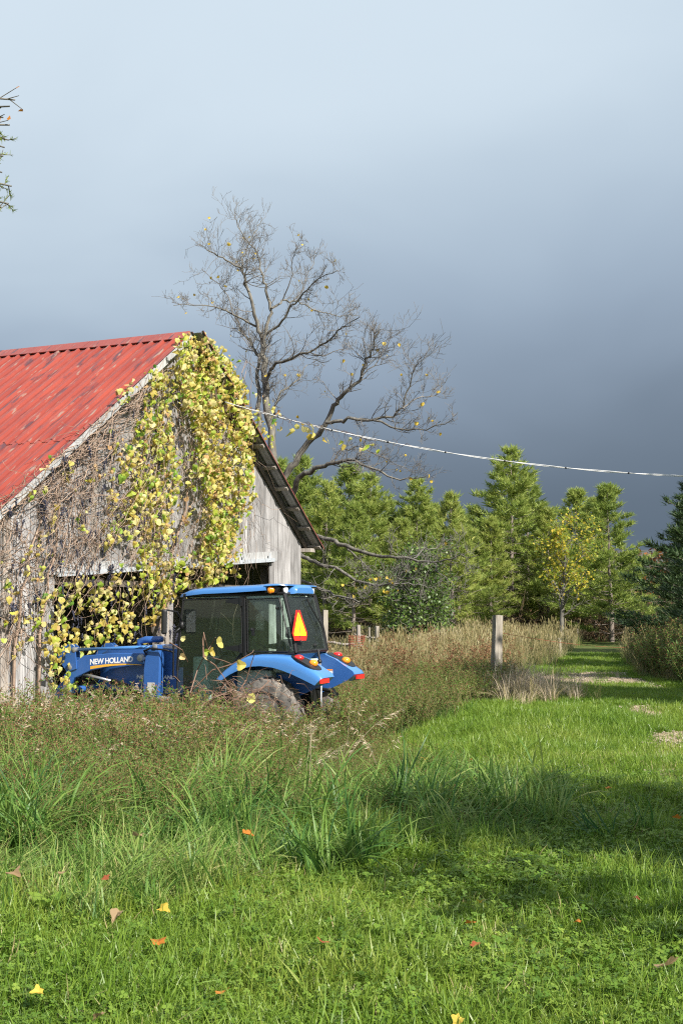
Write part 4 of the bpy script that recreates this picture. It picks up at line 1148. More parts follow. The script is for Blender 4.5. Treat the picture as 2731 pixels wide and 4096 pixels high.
def z6(x, y): return 600 + x * .829, 820 + y * .829
def zb(x, y): return 1250 + x * .4464, 2100 + y * .4464
LIMBS = [   # (pixel map, points, depth at start, depth at end, start radius, end radius)
 (z6, [(640, 1850), (625, 1500), (590, 1150), (562, 950), (552, 850), (548, 750), (545, 660)], 36, 36, .20, .115),
 (z6, [(545, 660), (520, 600), (500, 500), (470, 400), (458, 340), (430, 300), (370, 265), (310, 235), (240, 195)], 36, 35, .09, .015),
 (z6, [(470, 400), (452, 320), (440, 260), (485, 190), (515, 120), (540, 60)], 36, 37, .05, .012),
 (z6, [(545, 660), (575, 560), (585, 500), (562, 420), (550, 370), (530, 270), (490, 195), (440, 130), (405, 60)], 36, 36.6, .085, .012),
 (z6, [(560, 625), (640, 560), (700, 465), (760, 400), (830, 345), (905, 315)], 36, 34.2, .06, .012),
 (z6, [(585, 500), (640, 460), (690, 462), (750, 485), (860, 530), (1005, 535)], 36, 37.5, .05, .012),
 (z6, [(690, 462), (740, 400), (780, 320), (800, 215)], 37, 38, .03, .01),
 (z6, [(640, 460), (680, 360), (690, 260), (720, 190)], 36, 35, .03, .01),
 (z6, [(520, 590), (400, 530), (340, 500), (240, 480), (115, 485)], 36, 34.5, .05, .012),
 (z6, [(400, 530), (370, 440), (330, 380), (250, 310)], 35.5, 36.5, .03, .01),
 (z6, [(560, 1500), (525, 1150), (520, 980), (525, 850), (520, 740), (498, 680), (450, 620), (410, 540)], 35.6, 37, .13, .03),
 (z6, [(556, 880), (580, 800), (610, 760), (680, 735), (770, 710), (850, 660), (900, 610), (960, 580), (1010, 540)], 36, 33.5, .085, .012),
 (z6, [(770, 710), (830, 730), (900, 700), (960, 690)], 34.8, 35, .03, .01),
 (z6, [(640, 1700), (650, 1310), (700, 1240), (770, 1140), (830, 1080), (870, 1000), (910, 930), (960, 890), (1020, 830), (1045, 740), (1070, 690), (1110, 600)], 36, 33.4, .17, .02),
 (z6, [(1020, 830), (1080, 780), (1130, 700), (1175, 630)], 34, 34, .03, .01),
 (z6, [(650, 1700), (690, 1390), (720, 1310), (800, 1275), (860, 1250), (950, 1225), (1060, 1265), (1200, 1320), (1330, 1310)], 36, 33, .15, .015),
 (z6, [(850, 1050), (920, 1045), (960, 1030), (1080, 1040), (1170, 1010), (1220, 980), (1250, 870), (1270, 780), (1312, 735)], 34.8, 33, .085, .012),
 (z6, [(1080, 1040), (1200, 1080), (1330, 1085), (1465, 1030)], 34, 32.5, .05, .012),
 (z6, [(1220, 980), (1290, 930), (1360, 930), (1410, 870)], 33.4, 34, .035, .01),
 (z6, [(590, 1100), (605, 980), (640, 900), (720, 840), (760, 770)], 36, 37.5, .07, .015),
 (z6, [(860, 1250), (930, 1180), (1010, 1170), (1150, 1230), (1260, 1290)], 34.8, 36, .04, .01),
 (zb, [(-180, 60), (0, 90), (150, 130), (300, 180), (500, 260), (700, 290), (900, 295), (1080, 330), (1250, 295), (1460, 280)], 36, 31.5, .12, .012),
 (zb, [(1080, 330), (1150, 430), (1230, 530), (1290, 520)], 32.6, 32, .03, .008),
 (zb, [(900, 295), (1000, 230), (1120, 190), (1220, 130)], 33, 34, .03, .008),
 (zb, [(-180, 240), (-50, 300), (50, 340), (200, 390), (400, 490), (550, 545), (700, 525), (850, 500), (905, 420)], 36, 31.5, .10, .015),
 (zb, [(700, 525), (860, 520), (1000, 545), (1100, 590)], 32.4, 32, .03, .008),
 (zb, [(-100, 500), (100, 590), (250, 630), (420, 690), (480, 650), (600, 600)], 36, 31, .07, .012),
 (zb, [(300, 180), (360, 260), (480, 350), (550, 440)], 35, 34, .05, .012),
]
def walnut():
    R = random.Random(21)
    base = PX(1130, 2450, 36); gz = float(terrain(base[0], base[1])) - .1
    root = empty('walnut_tree', (base[0], base[1], gz)); O = np.array([base[0], base[1], gz])
    tag(root, 'bare walnut tree with a few yellow leaves, rising behind the barn', 'tree')
    tq = MB(); bq = MB(); tips = []
    tq.tube([(0, 0, -.1), (0, 0, .5), PX(z6(630, 1500)[0], z6(630, 1500)[1], 36) - O], [.42, .34, .24], 9, 0, .5)
    for fn, pts, d0, d1, r0, r1 in LIMBS:
        r0 *= .68; r1 *= .7
        P_ = [PX(*fn(*p), d0 + (d1 - d0) * i / (len(pts) - 1)) - O for i, p in enumerate(pts)]
        fine = []
        for i in range(len(P_) - 1):
            for k in range(3):
                fine.append(P_[i] + (P_[i + 1] - P_[i]) * k / 3 + (np.array([R.gauss(0, .03), R.gauss(0, .03), R.gauss(0, .03)]) if (i or k) else 0))
        fine.append(P_[-1])
        rr = list(np.linspace(r0, r1, len(fine)))
        (tq if r0 > .03 else bq).tube(fine, rr, 7 if r0 > .06 else 5, 0, R.random(), cap=False)
        seglen = sum(math.dist(a, b) for a, b in zip(fine, fine[1:]))
        nb = int(seglen * (7.5 if r0 < .078 else 4.5) * (.5 if fn is zb else 1))
        for _ in range(nb):
            f = R.uniform(.22 if r0 < .078 else .5, 1.0) * (len(fine) - 1); i = min(int(f), len(fine) - 2)
            b = fine[i] + (fine[i + 1] - fine[i]) * (f - i); dd_ = unit(fine[i + 1] - fine[i])
            ax = np.array([R.gauss(0, 1), R.gauss(0, .8), R.gauss(.2, .9)]); side = unit(ax - dd_ * (ax @ dd_)); an = rad(R.uniform(30, 70))
            nd = unit(dd_ * math.cos(an) + side * math.sin(an))
            grow(bq, b, nd, R.uniform(.25, .8) * (1.1 if r0 > .05 else .8), max(.006, min(.018, rr[i] * .42)), 2, R, tips, up=.30, wig=.20, kids=(2, 4), minr=.0042)
    tq.build('trunk', M['bark'], root, smooth=True)
    tag(bq.build('twigs', M['twig'], root, smooth=True), kind='stuff')
    lm = [leaf_mesh('leaf', M['yellowfall'], 1.0, 1, 90 + k, .2, .4) for k in range(2)]
    for (p, d, lv) in R.sample(tips, 75):
        link('leaf', R.choice(lm), root, p, (R.uniform(-1, 1), R.uniform(.6, 2.2), R.uniform(0, 6.3)), (R.uniform(.06, .115),) * 3)
    for px, py in ((1480, 2312), (1500, 2310), (1520, 2305), (1545, 2303), (1565, 2315), (1570, 2325), (1418, 2345), (1535, 2358), (1548, 2360), (1370, 2335), (1190, 1660), (1210, 1690)):
        link('leaf', R.choice(lm), root, PX(px, py, 32.2 if px > 1300 else 35.8) - O, (R.uniform(-1, 1), R.uniform(.8, 2), R.uniform(0, 6.3)), (R.uniform(.07, .11),) * 3)
walnut()

def broadleaf(name, loc, H, spread_, seed, lmat, nleaf, lsize, label, cat='tree', trunk_r=.12, stems=1, clear=.3, bark='bark', leafy_from=0.0, levels=3, kids=(3, 5)):
    R = random.Random(seed); root = empty(name, loc); tag(root, label, cat)
    q = MB(); tips = []
    for s in range(stems):
        a = R.uniform(0, 6.3); lean = 0 if stems == 1 else R.uniform(.1, .35)
        d = unit(np.array([math.cos(a) * lean, math.sin(a) * lean, 1.0])); p = np.array([0, 0, -.15])
        pts = [p]; n = 7
        for k in range(n):
            d = unit(d + np.array([R.gauss(0, .07), R.gauss(0, .07), .08])); p = p + d * H * .78 / n; pts.append(p)
        rr = list(np.linspace(trunk_r, trunk_r * .25, n + 1)); q.tube(pts, rr, 8, 0, .5, cap=False)
        for k in range(14):
            f = clear + (1 - clear) * (k + R.random()) / 14; i = min(int(f * n), n - 1); t = f * n - i
            b = pts[i] * (1 - t) + pts[i + 1] * t; az = k * 2.4 + R.uniform(-.5, .5)
            el = .35 + .7 * f
            nd = unit(np.array([math.cos(az) * math.cos(el), math.sin(az) * math.cos(el), math.sin(el)]))
            grow(q, b, nd, spread_ * R.uniform(.55, .85) * (1.05 - .45 * abs(f - .55)), rr[i] * .5, levels - 1, R, tips, up=.2, wig=.2, kids=kids, minr=.008)
    q.build('trunk', M[bark], root, smooth=True)
    lq = MB(); tp = [t for t in tips if t[2] <= 1 and t[0][2] > H * leafy_from]
    for k in range(nleaf):
        p, d, lv = R.choice(tp)
        c = p - d * R.uniform(0, .25) * spread_ + np.array([R.gauss(0, .10), R.gauss(0, .10), R.gauss(-.02, .10)]) * spread_ * .7
        u_ = unit(np.array([R.gauss(0, 1), R.gauss(0, 1), R.gauss(-.3, .6)])); v_ = unit(np.cross(u_, np.array([R.gauss(0, 1), R.gauss(0, 1), R.gauss(0, 1)])))
        s_ = lsize * R.uniform(.6, 1.3)
        lq.add([c, c + u_ * s_ * .5 + v_ * s_ * .36, c + u_ * s_, c + u_ * s_ * .5 - v_ * s_ * .36], [(0, 1, 2, 3)], 0, R.random())
    tag(lq.build('crown', M[lmat], root), kind='stuff')
    return root
def at_px(px, Y, dz=0.0):
    x = (px - 1365.5) / F * Y
    return (x, Y, float(terrain(x, Y)) + dz)

# small bare tree whose top shows over the ridge
broadleaf('bare_tree', tuple(np.array(at_px(585, 50)) + np.array([0, 0, 0])), 13.3, 1.9, 8, 'yellowfall', 4, .12, 'leafless twiggy tree top showing over the red barn ridge', trunk_r=.16, clear=.5, kids=(3, 4))
broadleaf('yellow_tree', at_px(2238, 58), 6.0, 2.1, 31, 'yellowleaf', 2600, .14, 'slender small tree turning yellow in front of the pines', trunk_r=.13, clear=.25, leafy_from=.45)
broadleaf('shrub', at_px(1640, 50), 4.0, 1.9, 32, 'shrubleaf', 6500, .13, 'dense rounded green shrub beside the old fence posts', 'shrub', trunk_r=.06, stems=4, clear=.12)
broadleaf('shrub', at_px(1720, 55), 3.2, 1.5, 37, 'shrubleaf', 3500, .13, 'low grey-green shrub growing against the dense rounded shrub', 'shrub', trunk_r=.05, stems=3, clear=.12)
# trees outside the frame on the right whose shade lies on the grass
broadleaf('maple_tree', (9.1, 1.9, .4), 8.4, 3.5, 41, 'mapleleaf', 12000, .24, 'spreading maple standing on the grass beside the mown path', trunk_r=.17, clear=.42)
broadleaf('maple_tree', (7.8, -3.2, .4), 8.0, 2.4, 42, 'mapleleaf', 5000, .17, 'smaller maple behind the photographer', trunk_r=.15, clear=.42)
broadleaf('maple_tree', (11.0, 18.6, .4), 9.0, 3.3, 43, 'mapleleaf', 13000, .26, 'maple shading the bend of the gravel track', trunk_r=.19, clear=.3)
broadleaf('maple_tree', (13.9, 24.0, .4), 9.5, 2.8, 44, 'mapleleaf', 13000, .26, 'maple shading the dark weeds beside the track', trunk_r=.19, clear=.3)

# ------------------------------------------------------------------ pines
def pine_meshes(seed, H, Rm, clear, dead, needle, dens=1.0):
    R = random.Random(seed); t = MB(); c = MB()
    pts = []; x = y = 0.0
    for k in range(13):
        pts.append(np.array([x, y, H * k / 12])); x += R.gauss(0, .035); y += R.gauss(0, .035)
    t.tube(pts, [max(.012, .15 * (1 - k / 12.5)) for k in range(13)], 7, 0, .5, cap=False)
    def trunk_at(h):
        f = h / H * 12; i = min(int(f), 11); return pts[i] + (pts[i + 1] - pts[i]) * (f - i)
    CL = []
    def clump(p, d, s): CL.append((p, d, s))
    h = dead * H
    while h < H * .985:
        f = h / H
        nb = R.randint(4, 6); a0 = R.uniform(0, 6.3)
        prof = ((1 - f) ** .75) * (1.0 if f > clear else .75)
        for b in range(nb):
            if R.random() < .12: continue
            az = a0 + b * 2 * math.pi / nb + R.uniform(-.35, .35)
            Lb = Rm * prof * (1.12 if b % 2 else .72) * R.uniform(.7, 1.15) + .22
            el = rad(2 + 34 * f * f + R.uniform(-9, 9))
            p = trunk_at(h); d = np.array([math.cos(az) * math.cos(el), math.sin(az) * math.cos(el), math.sin(el)])
            bp = [p]; n = 5
            for k in range(n):
                d = unit(d + np.array([R.gauss(0, .10), R.gauss(0, .10), R.gauss(.05, .06)])); p = p + d * Lb / n; bp.append(p)
            t.tube(bp, list(np.linspace(.026 * (1 - f * .6), .008, n + 1)), 3, 0, .5, cap=False)
            bare = f < clear and R.random() < .72
            if bare:
                for k in range(2):
                    i = R.randint(1, 4); dd_ = unit(d + np.array([R.gauss(0, .6), R.gauss(0, .6), R.gauss(0, .4)])); t.tube([bp[i], bp[i] + dd_ * Lb * .3], [.008, .005], 3, 0, .5, cap=False)
                continue
            nc = int((5 + Lb * 6.0) * dens)
            for k in range(nc):
                g_ = R.uniform(.25, 1.0) ** .8; i = min(int(g_ * n), n - 1); tt = g_ * n - i
                q_ = bp[i] + (bp[i + 1] - bp[i]) * tt; lat = np.array([-math.sin(az), math.cos(az), 0]) * R.choice((-1, 1))
                q_ = q_ + lat * R.uniform(0, .36) * Lb * (1.15 - g_) + np.array([0, 0, R.uniform(-.03, .12)])
                clump(q_, unit(d + lat * .5 + np.array([0, 0, .3])), R.uniform(.26, .42))
        h += R.uniform(.26, .42)
    for _ in range(6): clump(pts[-1] - np.array([0, 0, R.uniform(0, .5)]), np.array([0, 0, 1.0]), .4)
    gg = np.random.default_rng(seed); k = 10; n = len(CL)
    Pc = np.repeat(np.array([x_[0] for x_ in CL]), k, 0); Dc = np.repeat(np.array([x_[1] for x_ in CL]), k, 0); Sc = np.repeat(np.array([x_[2] for x_ in CL]), k) * gg.uniform(.7, 1.25, n * k)
    Pc = Pc + gg.normal(0, .05, (n * k, 3))
    U = Dc * .75 + gg.normal(0, .5, (n * k, 3)) + np.array([0, 0, .30]); U /= np.linalg.norm(U, axis=1)[:, None]
    Vv = np.cross(U, gg.normal(0, 1, (n * k, 3))); Vv /= np.linalg.norm(Vv, axis=1)[:, None]
    wn = (Sc * .075)[:, None]
    T = np.stack([Pc - Vv * wn, Pc + Vv * wn, Pc + U * Sc[:, None]], 1).reshape(-1, 3)
    tone = np.clip(np.repeat(gg.normal(.5, .22, n), k) + gg.normal(0, .12, n * k), 0, 1)
    c.np_add(T, np.arange(n * k * 3).reshape(-1, 3), 0, tone)
    return t.mesh('trunk', [M['pine_bark']], True), c.mesh('crown', [needle])
PV = [pine_meshes(51, 11.0, 3.5, .40, .12, M['needle']), pine_meshes(52, 11.0, 3.6, .12, .06, M['needle']), pine_meshes(53, 11.0, 2.8, .34, .14, M['needle']), pine_meshes(54, 11.0, 3.6, .10, .05, M['needle_shaded'])]
pr = random.Random(4)
def pine(px, ytop, Y, var, label, rot=None, wide=1.0):
    x, yy, z = at_px(px, Y); top = PX(px, ytop, Y)[2]; sc = (top - z) / 11.0
    root = empty('pine_tree', (x, yy, z - .05), pr.uniform(0, 6.3) if rot is None else rot)
    wide *= 1.2; root.scale = (sc * wide, sc * wide, sc)
    tag(root, label, 'pine tree', 'pines along the edge of the wood')
    link('trunk', PV[var][0], root); link('crown', PV[var][1], root)
P_ = 'pine in the crowded row behind the bare walnut boughs'
B_ = 'pine standing deeper in the wood behind the front row'
WORDS = ['first', 'second', 'third', 'fourth', 'fifth', 'sixth', 'seventh', 'eighth', 'ninth', 'tenth', 'eleventh', 'twelfth', 'thirteenth']
ORD = {P_: 0, B_: 0}
RANK = {P_: [1110, 1210, 1300, 1390, 1420, 1490, 1575, 1660, 1720], B_: [1260, 1380, 1460, 1540, 1620, 1690, 1840, 1920, 2000, 2090, 2180, 2260, 2380]}
for a in [(2055, 1795, 66, 0, 'tallest pine, its pale straight trunk bare below the crown', None, 1.05), (2110, 1900, 69, 0, 'pine close beside the tallest pine, sharing its crown'),
          (2440, 1945, 62, 1, 'broad pine with green boughs down to the ground near the dark gap', None, 1.1), (2300, 1965, 72, 1, 'pine rising behind the small yellow tree'), (2370, 2000, 70, 1, 'pine squeezed between the broad pine and the yellow tree'),
          (1800, 1965, 58, 2, 'thin open pine with a bare lower stem beside the green shrub', None, .95), (1885, 2030, 66, 0, 'pine filling the gap left of the tallest pine trunk'), (1965, 2060, 64, 2, 'short pine against the lower boughs of the tallest pine'),
          (1660, 1925, 66, 0, P_), (1720, 2020, 70, 1, P_), (1575, 2010, 68, 0, P_), (1490, 1900, 64, 0, P_), (1390, 1870, 66, 1, P_), (1300, 1930, 62, 0, P_), (1210, 1830, 68, 0, P_), (1420, 2000, 60, 2, P_), (1110, 1850, 72, 1, P_), (1835, 2050, 62, 1, 'young pine filling in beside the thin open pine'), (2190, 2040, 66, 1, 'young pine filling in behind the yellow tree trunk'), (1600, 2080, 60, 1, 'young pine pressed against the back of the green shrub'),
          (2180, 2080, 74, 0, B_), (2000, 2120, 82, 1, B_), (1840, 2110, 84, 1, B_), (1690, 2090, 84, 1, B_), (1540, 2080, 82, 1, B_), (1380, 2060, 84, 1, B_), (1260, 2080, 86, 1, B_), (2260, 2120, 86, 1, B_), (2380, 2150, 88, 1, B_), (1620, 2150, 95, 1, B_), (1920, 2150, 95, 1, B_), (2090, 2150, 95, 1, B_), (1460, 2150, 95, 1, B_),
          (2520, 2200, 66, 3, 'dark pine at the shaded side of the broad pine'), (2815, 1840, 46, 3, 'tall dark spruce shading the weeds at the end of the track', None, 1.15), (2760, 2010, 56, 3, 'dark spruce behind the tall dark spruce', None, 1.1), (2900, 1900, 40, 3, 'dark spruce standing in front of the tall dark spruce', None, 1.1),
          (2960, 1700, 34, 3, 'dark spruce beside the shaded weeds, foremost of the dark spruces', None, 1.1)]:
    a = list(a)
    if a[4] in (P_, B_):
        key = a[4]; ORD[key] += 1; a[4] = '%s pine counting from the barn eave in the %s' % (WORDS[RANK[key].index(a[0])], 'crowded row behind the walnut boughs' if key == P_ else 'deeper row hidden behind the front pines')
    pine(*a)
# leafless brush between the trunks: one brown thicket along the wood's edge
bb = MB(); R = random.Random(61)
for _ in range(2600):
    Y = R.uniform(63, 92); px = R.uniform(1150, 2760); x, yy, z = at_px(px, Y)
    p = np.array([x, yy, z]); d = unit(np.array([R.gauss(0, .5), R.gauss(0, .5), 1])); l = R.uniform(.8, 3.2); mid = p + d * l * .5; end = mid + unit(d + np.array([R.gauss(0, .5), R.gauss(0, .5), 0])) * l * .5
    bb.tube([p, mid, end], [.02, .014, .008], 3, 0, R.random(), cap=False)
    for _ in range(5):
        b = p + (end - p) * R.uniform(.2, 1); bb.tube([b, b + unit(np.array([R.gauss(0, 1), R.gauss(0, 1), R.gauss(.2, .6)])) * R.uniform(.3, 1.1)], [.009, .005], 3, 0, R.random(), cap=False)
    for _ in range(5):
        c_ = p + (end - p) * R.random() + np.array([R.gauss(0, .35), R.gauss(0, .35), R.gauss(0, .25)]); u_ = unit(np.array([R.gauss(0, 1), R.gauss(0, 1), R.gauss(0, 1)])); v_ = unit(np.cross(u_, np.array([.3, .2, .9])))
        bb.add([c_, c_ + u_ * .09 + v_ * .06, c_ + u_ * .18, c_ + u_ * .09 - v_ * .06], [(0, 1, 2, 3)], 0, R.random())
tag(bb.build('brush', M['brush']), 'brown leafless thicket under the pines', 'brush', kind='stuff')
# autumn woodland far beyond the gap
fb = MB(); fb2 = MB()
for _ in range(5200):
    px = R.uniform(2350, 2900); Y = R.uniform(105, 150); x = (px - 1365.5) / F * Y; top = R.uniform(0, 1)
    c_ = np.array([x, Y, .5 + 9.0 * top * (.75 + .25 * math.sin(x * .4))]); u_ = unit(np.array([R.gauss(0, 1), R.gauss(0, 1), R.gauss(0, 1)])); v_ = unit(np.cross(u_, np.array([.3, .2, .9])))
    fb.add([c_, c_ + u_ * .35 + v_ * .25, c_ + u_ * .7, c_ + u_ * .35 - v_ * .25], [(0, 1, 2, 3)], 0, R.random())
tag(fb.build('woodland', leaf('far_autumn_leaf', [(.05, .05, .035), (.10, .07, .045), (.17, .08, .035), (.30, .09, .02)], .2, .8, .1, .05)), 'russet woodland far beyond the gap in the pines', 'woodland', kind='stuff')

# ------------------------------------------------------------------ old fence
def fence_post(px0, px1, ytop, Y, label, lean=(0, 0), hewn=False, mat='post'):
    x0 = (px0 - 1365.5) / F * Y; x1 = (px1 - 1365.5) / F * Y; top = PX(px0, ytop, Y)[2]; xc = (x0 + x1) / 2; z = float(terrain(xc, Y)) - .2
    wd = (x1 - x0) / 2 * .82; hh = top - z
    R = random.Random(int(px0)); q = MB(); V = []; n = 8
    for k in range(7):
        f = k / 6
        for j in range(n):
            a = 2 * math.pi * j / n + .39
            rr = wd * (1.12 if j % 2 else .96) * (1.06 - .1 * f) * R.uniform(.96, 1.04)
            V.append((rr * math.cos(a) + lean[0] * f, rr * math.sin(a) + lean[1] * f, hh * f + (R.uniform(-.015, .01) if k == 6 else 0)))
    q.add(V, [(k * n + j, k * n + (j + 1) % n, (k + 1) * n + (j + 1) % n, (k + 1) * n + j) for k in range(6) for j in range(n)]); q.add(V[-n:], [tuple(range(n))])
    o = q.build('fence_post', M[mat], None, angle=32); o.location = (xc, Y, z)
    tag(o, label, 'fence post', 'old wooden fence posts')
    return o
fence_post(1951, 2000, 2462, 25.5, 'tall square grey gatepost standing in pale dry grass', (.06, .02))
fence_post(1281, 1310, 2440, 31, 'weathered post close behind the tractor cab', (.03, 0))
fence_post(1425, 1446, 2500, 47, 'short dark stout post beside the rusty wire roll', (-.03, 0), mat='board_brown')
fence_post(1471, 1481, 2510, 49, 'thin greenish post between the stout post and the wide plank post')
fence_post(1497, 1517, 2505, 48, 'wide flat plank post at the end of the fallen rail')
fence_post(1565, 1582, 2519, 50, 'pale post at the foot of the green shrub')
fence_post(1704, 1718, 2522, 54, 'grey post half sunk in dry meadow grass')
fence_post(1773, 1785, 2524, 56, 'small grey post in the meadow beside a thin pine stem')
fence_post(1998, 2014, 2520, 52, 'thin post right behind the tall square gatepost', (0, 0))
fence_post(2226, 2242, 2553, 44, 'short bluish stump post below the yellow tree', (-.02, 0))
fence_post(2300, 2308, 2515, 60, 'slim post under the boughs of the broad pine')
fence_post(2663, 2676, 2545, 40, 'dark post among the shaded weeds by the track', (.03, 0), mat='board_brown')
def rail(a, b, r, name, label, mat):
    p, q_ = np.array(a), np.array(b); q = MB(); R = random.Random(3)
    q.tube([p + (q_ - p) * k / 6 + np.array([0, 0, R.gauss(0, .02)]) for k in range(7)], [r * R.uniform(.85, 1.1) for _ in range(7)], 7)
    return tag(q.build(name, M[mat], smooth=True), label, 'rail')
rail(PX(1300, 2569, 46), PX(1510, 2590, 46), .05, 'fence_rail', 'fallen brown rail lying across the foot of the posts', 'board_brown')
rail(PX(1420, 2540, 47.6), PX(1570, 2565, 49.6), .035, 'fence_rail', 'thin grey rail hanging between the short posts', 'post')
wr_ = empty('wire_roll', tuple(PX(1427, 2625, 44))); tag(wr_, 'rusty roll of wire fencing standing in dry grass', 'wire roll')
q = MB(); R = random.Random(9)
for k in range(9):
    zz = k * .085; q.tube([(.28 * math.cos(a) * (1 + R.gauss(0, .05)), .28 * math.sin(a), zz + R.gauss(0, .012)) for a in np.linspace(0, 2 * math.pi, 17)], .012, 4, cap=False)
for k in range(16):
    a = k * math.pi / 8; q.tube([(.28 * math.cos(a), .28 * math.sin(a), -.05), (.28 * math.cos(a + .1), .28 * math.sin(a + .1), .74)], .011, 4)
q.build('mesh', M['rust'], wr_)
# sagging fence wires from the tall gatepost
def wire(a, b, sag, label):
    a, b = np.array(a), np.array(b); q = MB()
    q.tube([a + (b - a) * t - np.array([0, 0, sag * 4 * t * (1 - t)]) for t in np.linspace(0, 1, 24)], .005, 4); tag(q.build('fence_wire', M['rust']), label, 'wire')
wire(PX(1998, 2530, 25.5), PX(2664, 2585, 40), .15, 'upper rusty wire strung from the tall gatepost along the meadow')
wire(PX(1955, 2690, 25.5), PX(1576, 2560, 50), .1, 'thin wire from the tall gatepost back to the pale post')

# ------------------------------------------------------------------ plants to scatter
SRC = bpy.data.collections.new('plant_sources')      # never linked: only read by the scatter modifiers
def blades(q, n, R, l0, l1, wd, lean, bend, k=4, mi=0, rng_=None, r_pow=.5, hue=(0, 1), base_z=-.02, comb=None):
    g = rng_
    a = g.uniform(0, 2 * np.pi, n); rr = R * g.uniform(0, 1, n) ** r_pow
    bx, by = rr * np.cos(a), rr * np.sin(a)
    az = (a + g.normal(0, .9, n)) if comb is None else g.normal(0, comb, n); L_ = g.uniform(l0, l1, n); th0 = np.abs(g.normal(0, lean, n)) + .03; bn = bend * g.uniform(.35, 1.4, n)
    W_ = wd * g.uniform(.7, 1.3, n)
    V = np.zeros((n, k + 1, 2, 3)); px_, py_, pz_ = bx.copy(), by.copy(), np.full(n, base_z)
    tw = g.normal(0, .5, n)
    for i in range(k + 1):
        s = i / k; th = th0 + bn * s ** 1.4
        wv = W_ * (1 - s ** 2.2) * .5 + .0006
        sx, sy = -np.sin(az + tw * s), np.cos(az + tw * s)
        V[:, i, 0] = np.stack([px_ - sx * wv, py_ - sy * wv, pz_], 1); V[:, i, 1] = np.stack([px_ + sx * wv, py_ + sy * wv, pz_ + wv * .3], 1)
        st = L_ / k
        px_ = px_ + np.sin(th) * np.cos(az) * st; py_ = py_ + np.sin(th) * np.sin(az) * st; pz_ = pz_ + np.cos(th) * st
    base = np.arange(n)[:, None] * (2 * (k + 1)) + np.arange(k)[None, :] * 2
    Fc = np.stack([base, base + 1, base + 3, base + 2], -1).reshape(-1, 4)
    q.np_add(V.reshape(-1, 3), Fc, mi, np.repeat(hue[0] + (hue[1] - hue[0]) * g.uniform(0, 1, n), k))
def src(name, q, mats):
    o = bpy.data.objects.new(name, q.mesh(name, mats)); SRCS.append(o); return o
def scatter(name, make, nvar, mats, P, scl, label, cat, seed, tilt=.12, flip=True, yaw=None, tiltdir=None):
    """stuff: instances of nvar plants at points P"""
    global SRCS
    SRCS = []
    for i in range(nvar):
        q = MB(); make(q, np.random.default_rng(seed * 100 + i), i); src('%s_%02d' % (name, i), q, mats)
    c_ = bpy.data.collections.new(name + '_plants')
    for o in SRCS: c_.objects.link(o)
    g = np.random.default_rng(seed); n = len(P)
    me = bpy.data.meshes.new(name); me.from_pydata([tuple(p) for p in P.tolist()], [], [])
    rot = np.stack([g.normal(0, tilt, n), g.normal(0, tilt, n), g.uniform(0, 2 * np.pi, n) if yaw is None else yaw], 1)
    a = me.attributes.new('rot', 'FLOAT_VECTOR', 'POINT'); a.data.foreach_set('vector', rot.ravel().astype(np.float32))
    a = me.attributes.new('scl', 'FLOAT', 'POINT'); a.data.foreach_set('value', np.asarray(scl, np.float32))
    a = me.attributes.new('idx', 'INT', 'POINT'); a.data.foreach_set('value', g.integers(0, nvar, n).astype(np.int32))
    o = bpy.data.objects.new(name, me); COL.objects.link(o)
    for m_ in mats: me.materials.append(m_)
    ng = bpy.data.node_groups.new(name + '_scatter', 'GeometryNodeTree')
    ng.interface.new_socket('Geometry', in_out='INPUT', socket_type='NodeSocketGeometry'); ng.interface.new_socket('Geometry', in_out='OUTPUT', socket_type='NodeSocketGeometry')
    gi = ng.nodes.new('NodeGroupInput'); go = ng.nodes.new('NodeGroupOutput')
    ci = ng.nodes.new('GeometryNodeCollectionInfo'); ci.inputs['Collection'].default_value = c_; ci.inputs['Separate Children'].default_value = True; ci.inputs['Reset Children'].default_value = True
    io = ng.nodes.new('GeometryNodeInstanceOnPoints'); io.inputs['Pick Instance'].default_value = True
    def na(nm, ty):
        d = ng.nodes.new('GeometryNodeInputNamedAttribute'); d.data_type = ty; d.inputs['Name'].default_value = nm
        return next(s_ for s_ in d.outputs if s_.enabled and s_.name == 'Attribute')
    er = ng.nodes.new('FunctionNodeEulerToRotation')
    ng.links.new(na('rot', 'FLOAT_VECTOR'), er.inputs[0])
    ng.links.new(gi.outputs[0], io.inputs['Points']); ng.links.new(ci.outputs[0], io.inputs['Instance'])
    ng.links.new(na('idx', 'INT'), io.inputs['Instance Index']); ng.links.new(er.outputs[0], io.inputs['Rotation']); ng.links.new(na('scl', 'FLOAT'), io.inputs['Scale'])
    ng.links.new(io.outputs[0], go.inputs[0])
    md = o.modifiers.new('scatter', 'NODES'); md.node_group = ng
    tag(o, label, cat, kind='stuff')
    return o
g = np.random.default_rng(77)
def field(y0, y1, dens, margin=1.2, xlo=None, xhi=None):
    """random points over the ground the camera can see (and a step to each side)"""
    half = 1365.5 / F
    wmax = half * y1 + margin
    n = int(dens * (y1 - y0) * 2 * wmax)
    x = g.uniform(-wmax, wmax, n); y = g.uniform(y0, y1, n)
    k = np.abs(x) < half * y + margin
    if xlo is not None: k &= x > xlo
    if xhi is not None: k &= x < xhi
    return x[k], y[k]
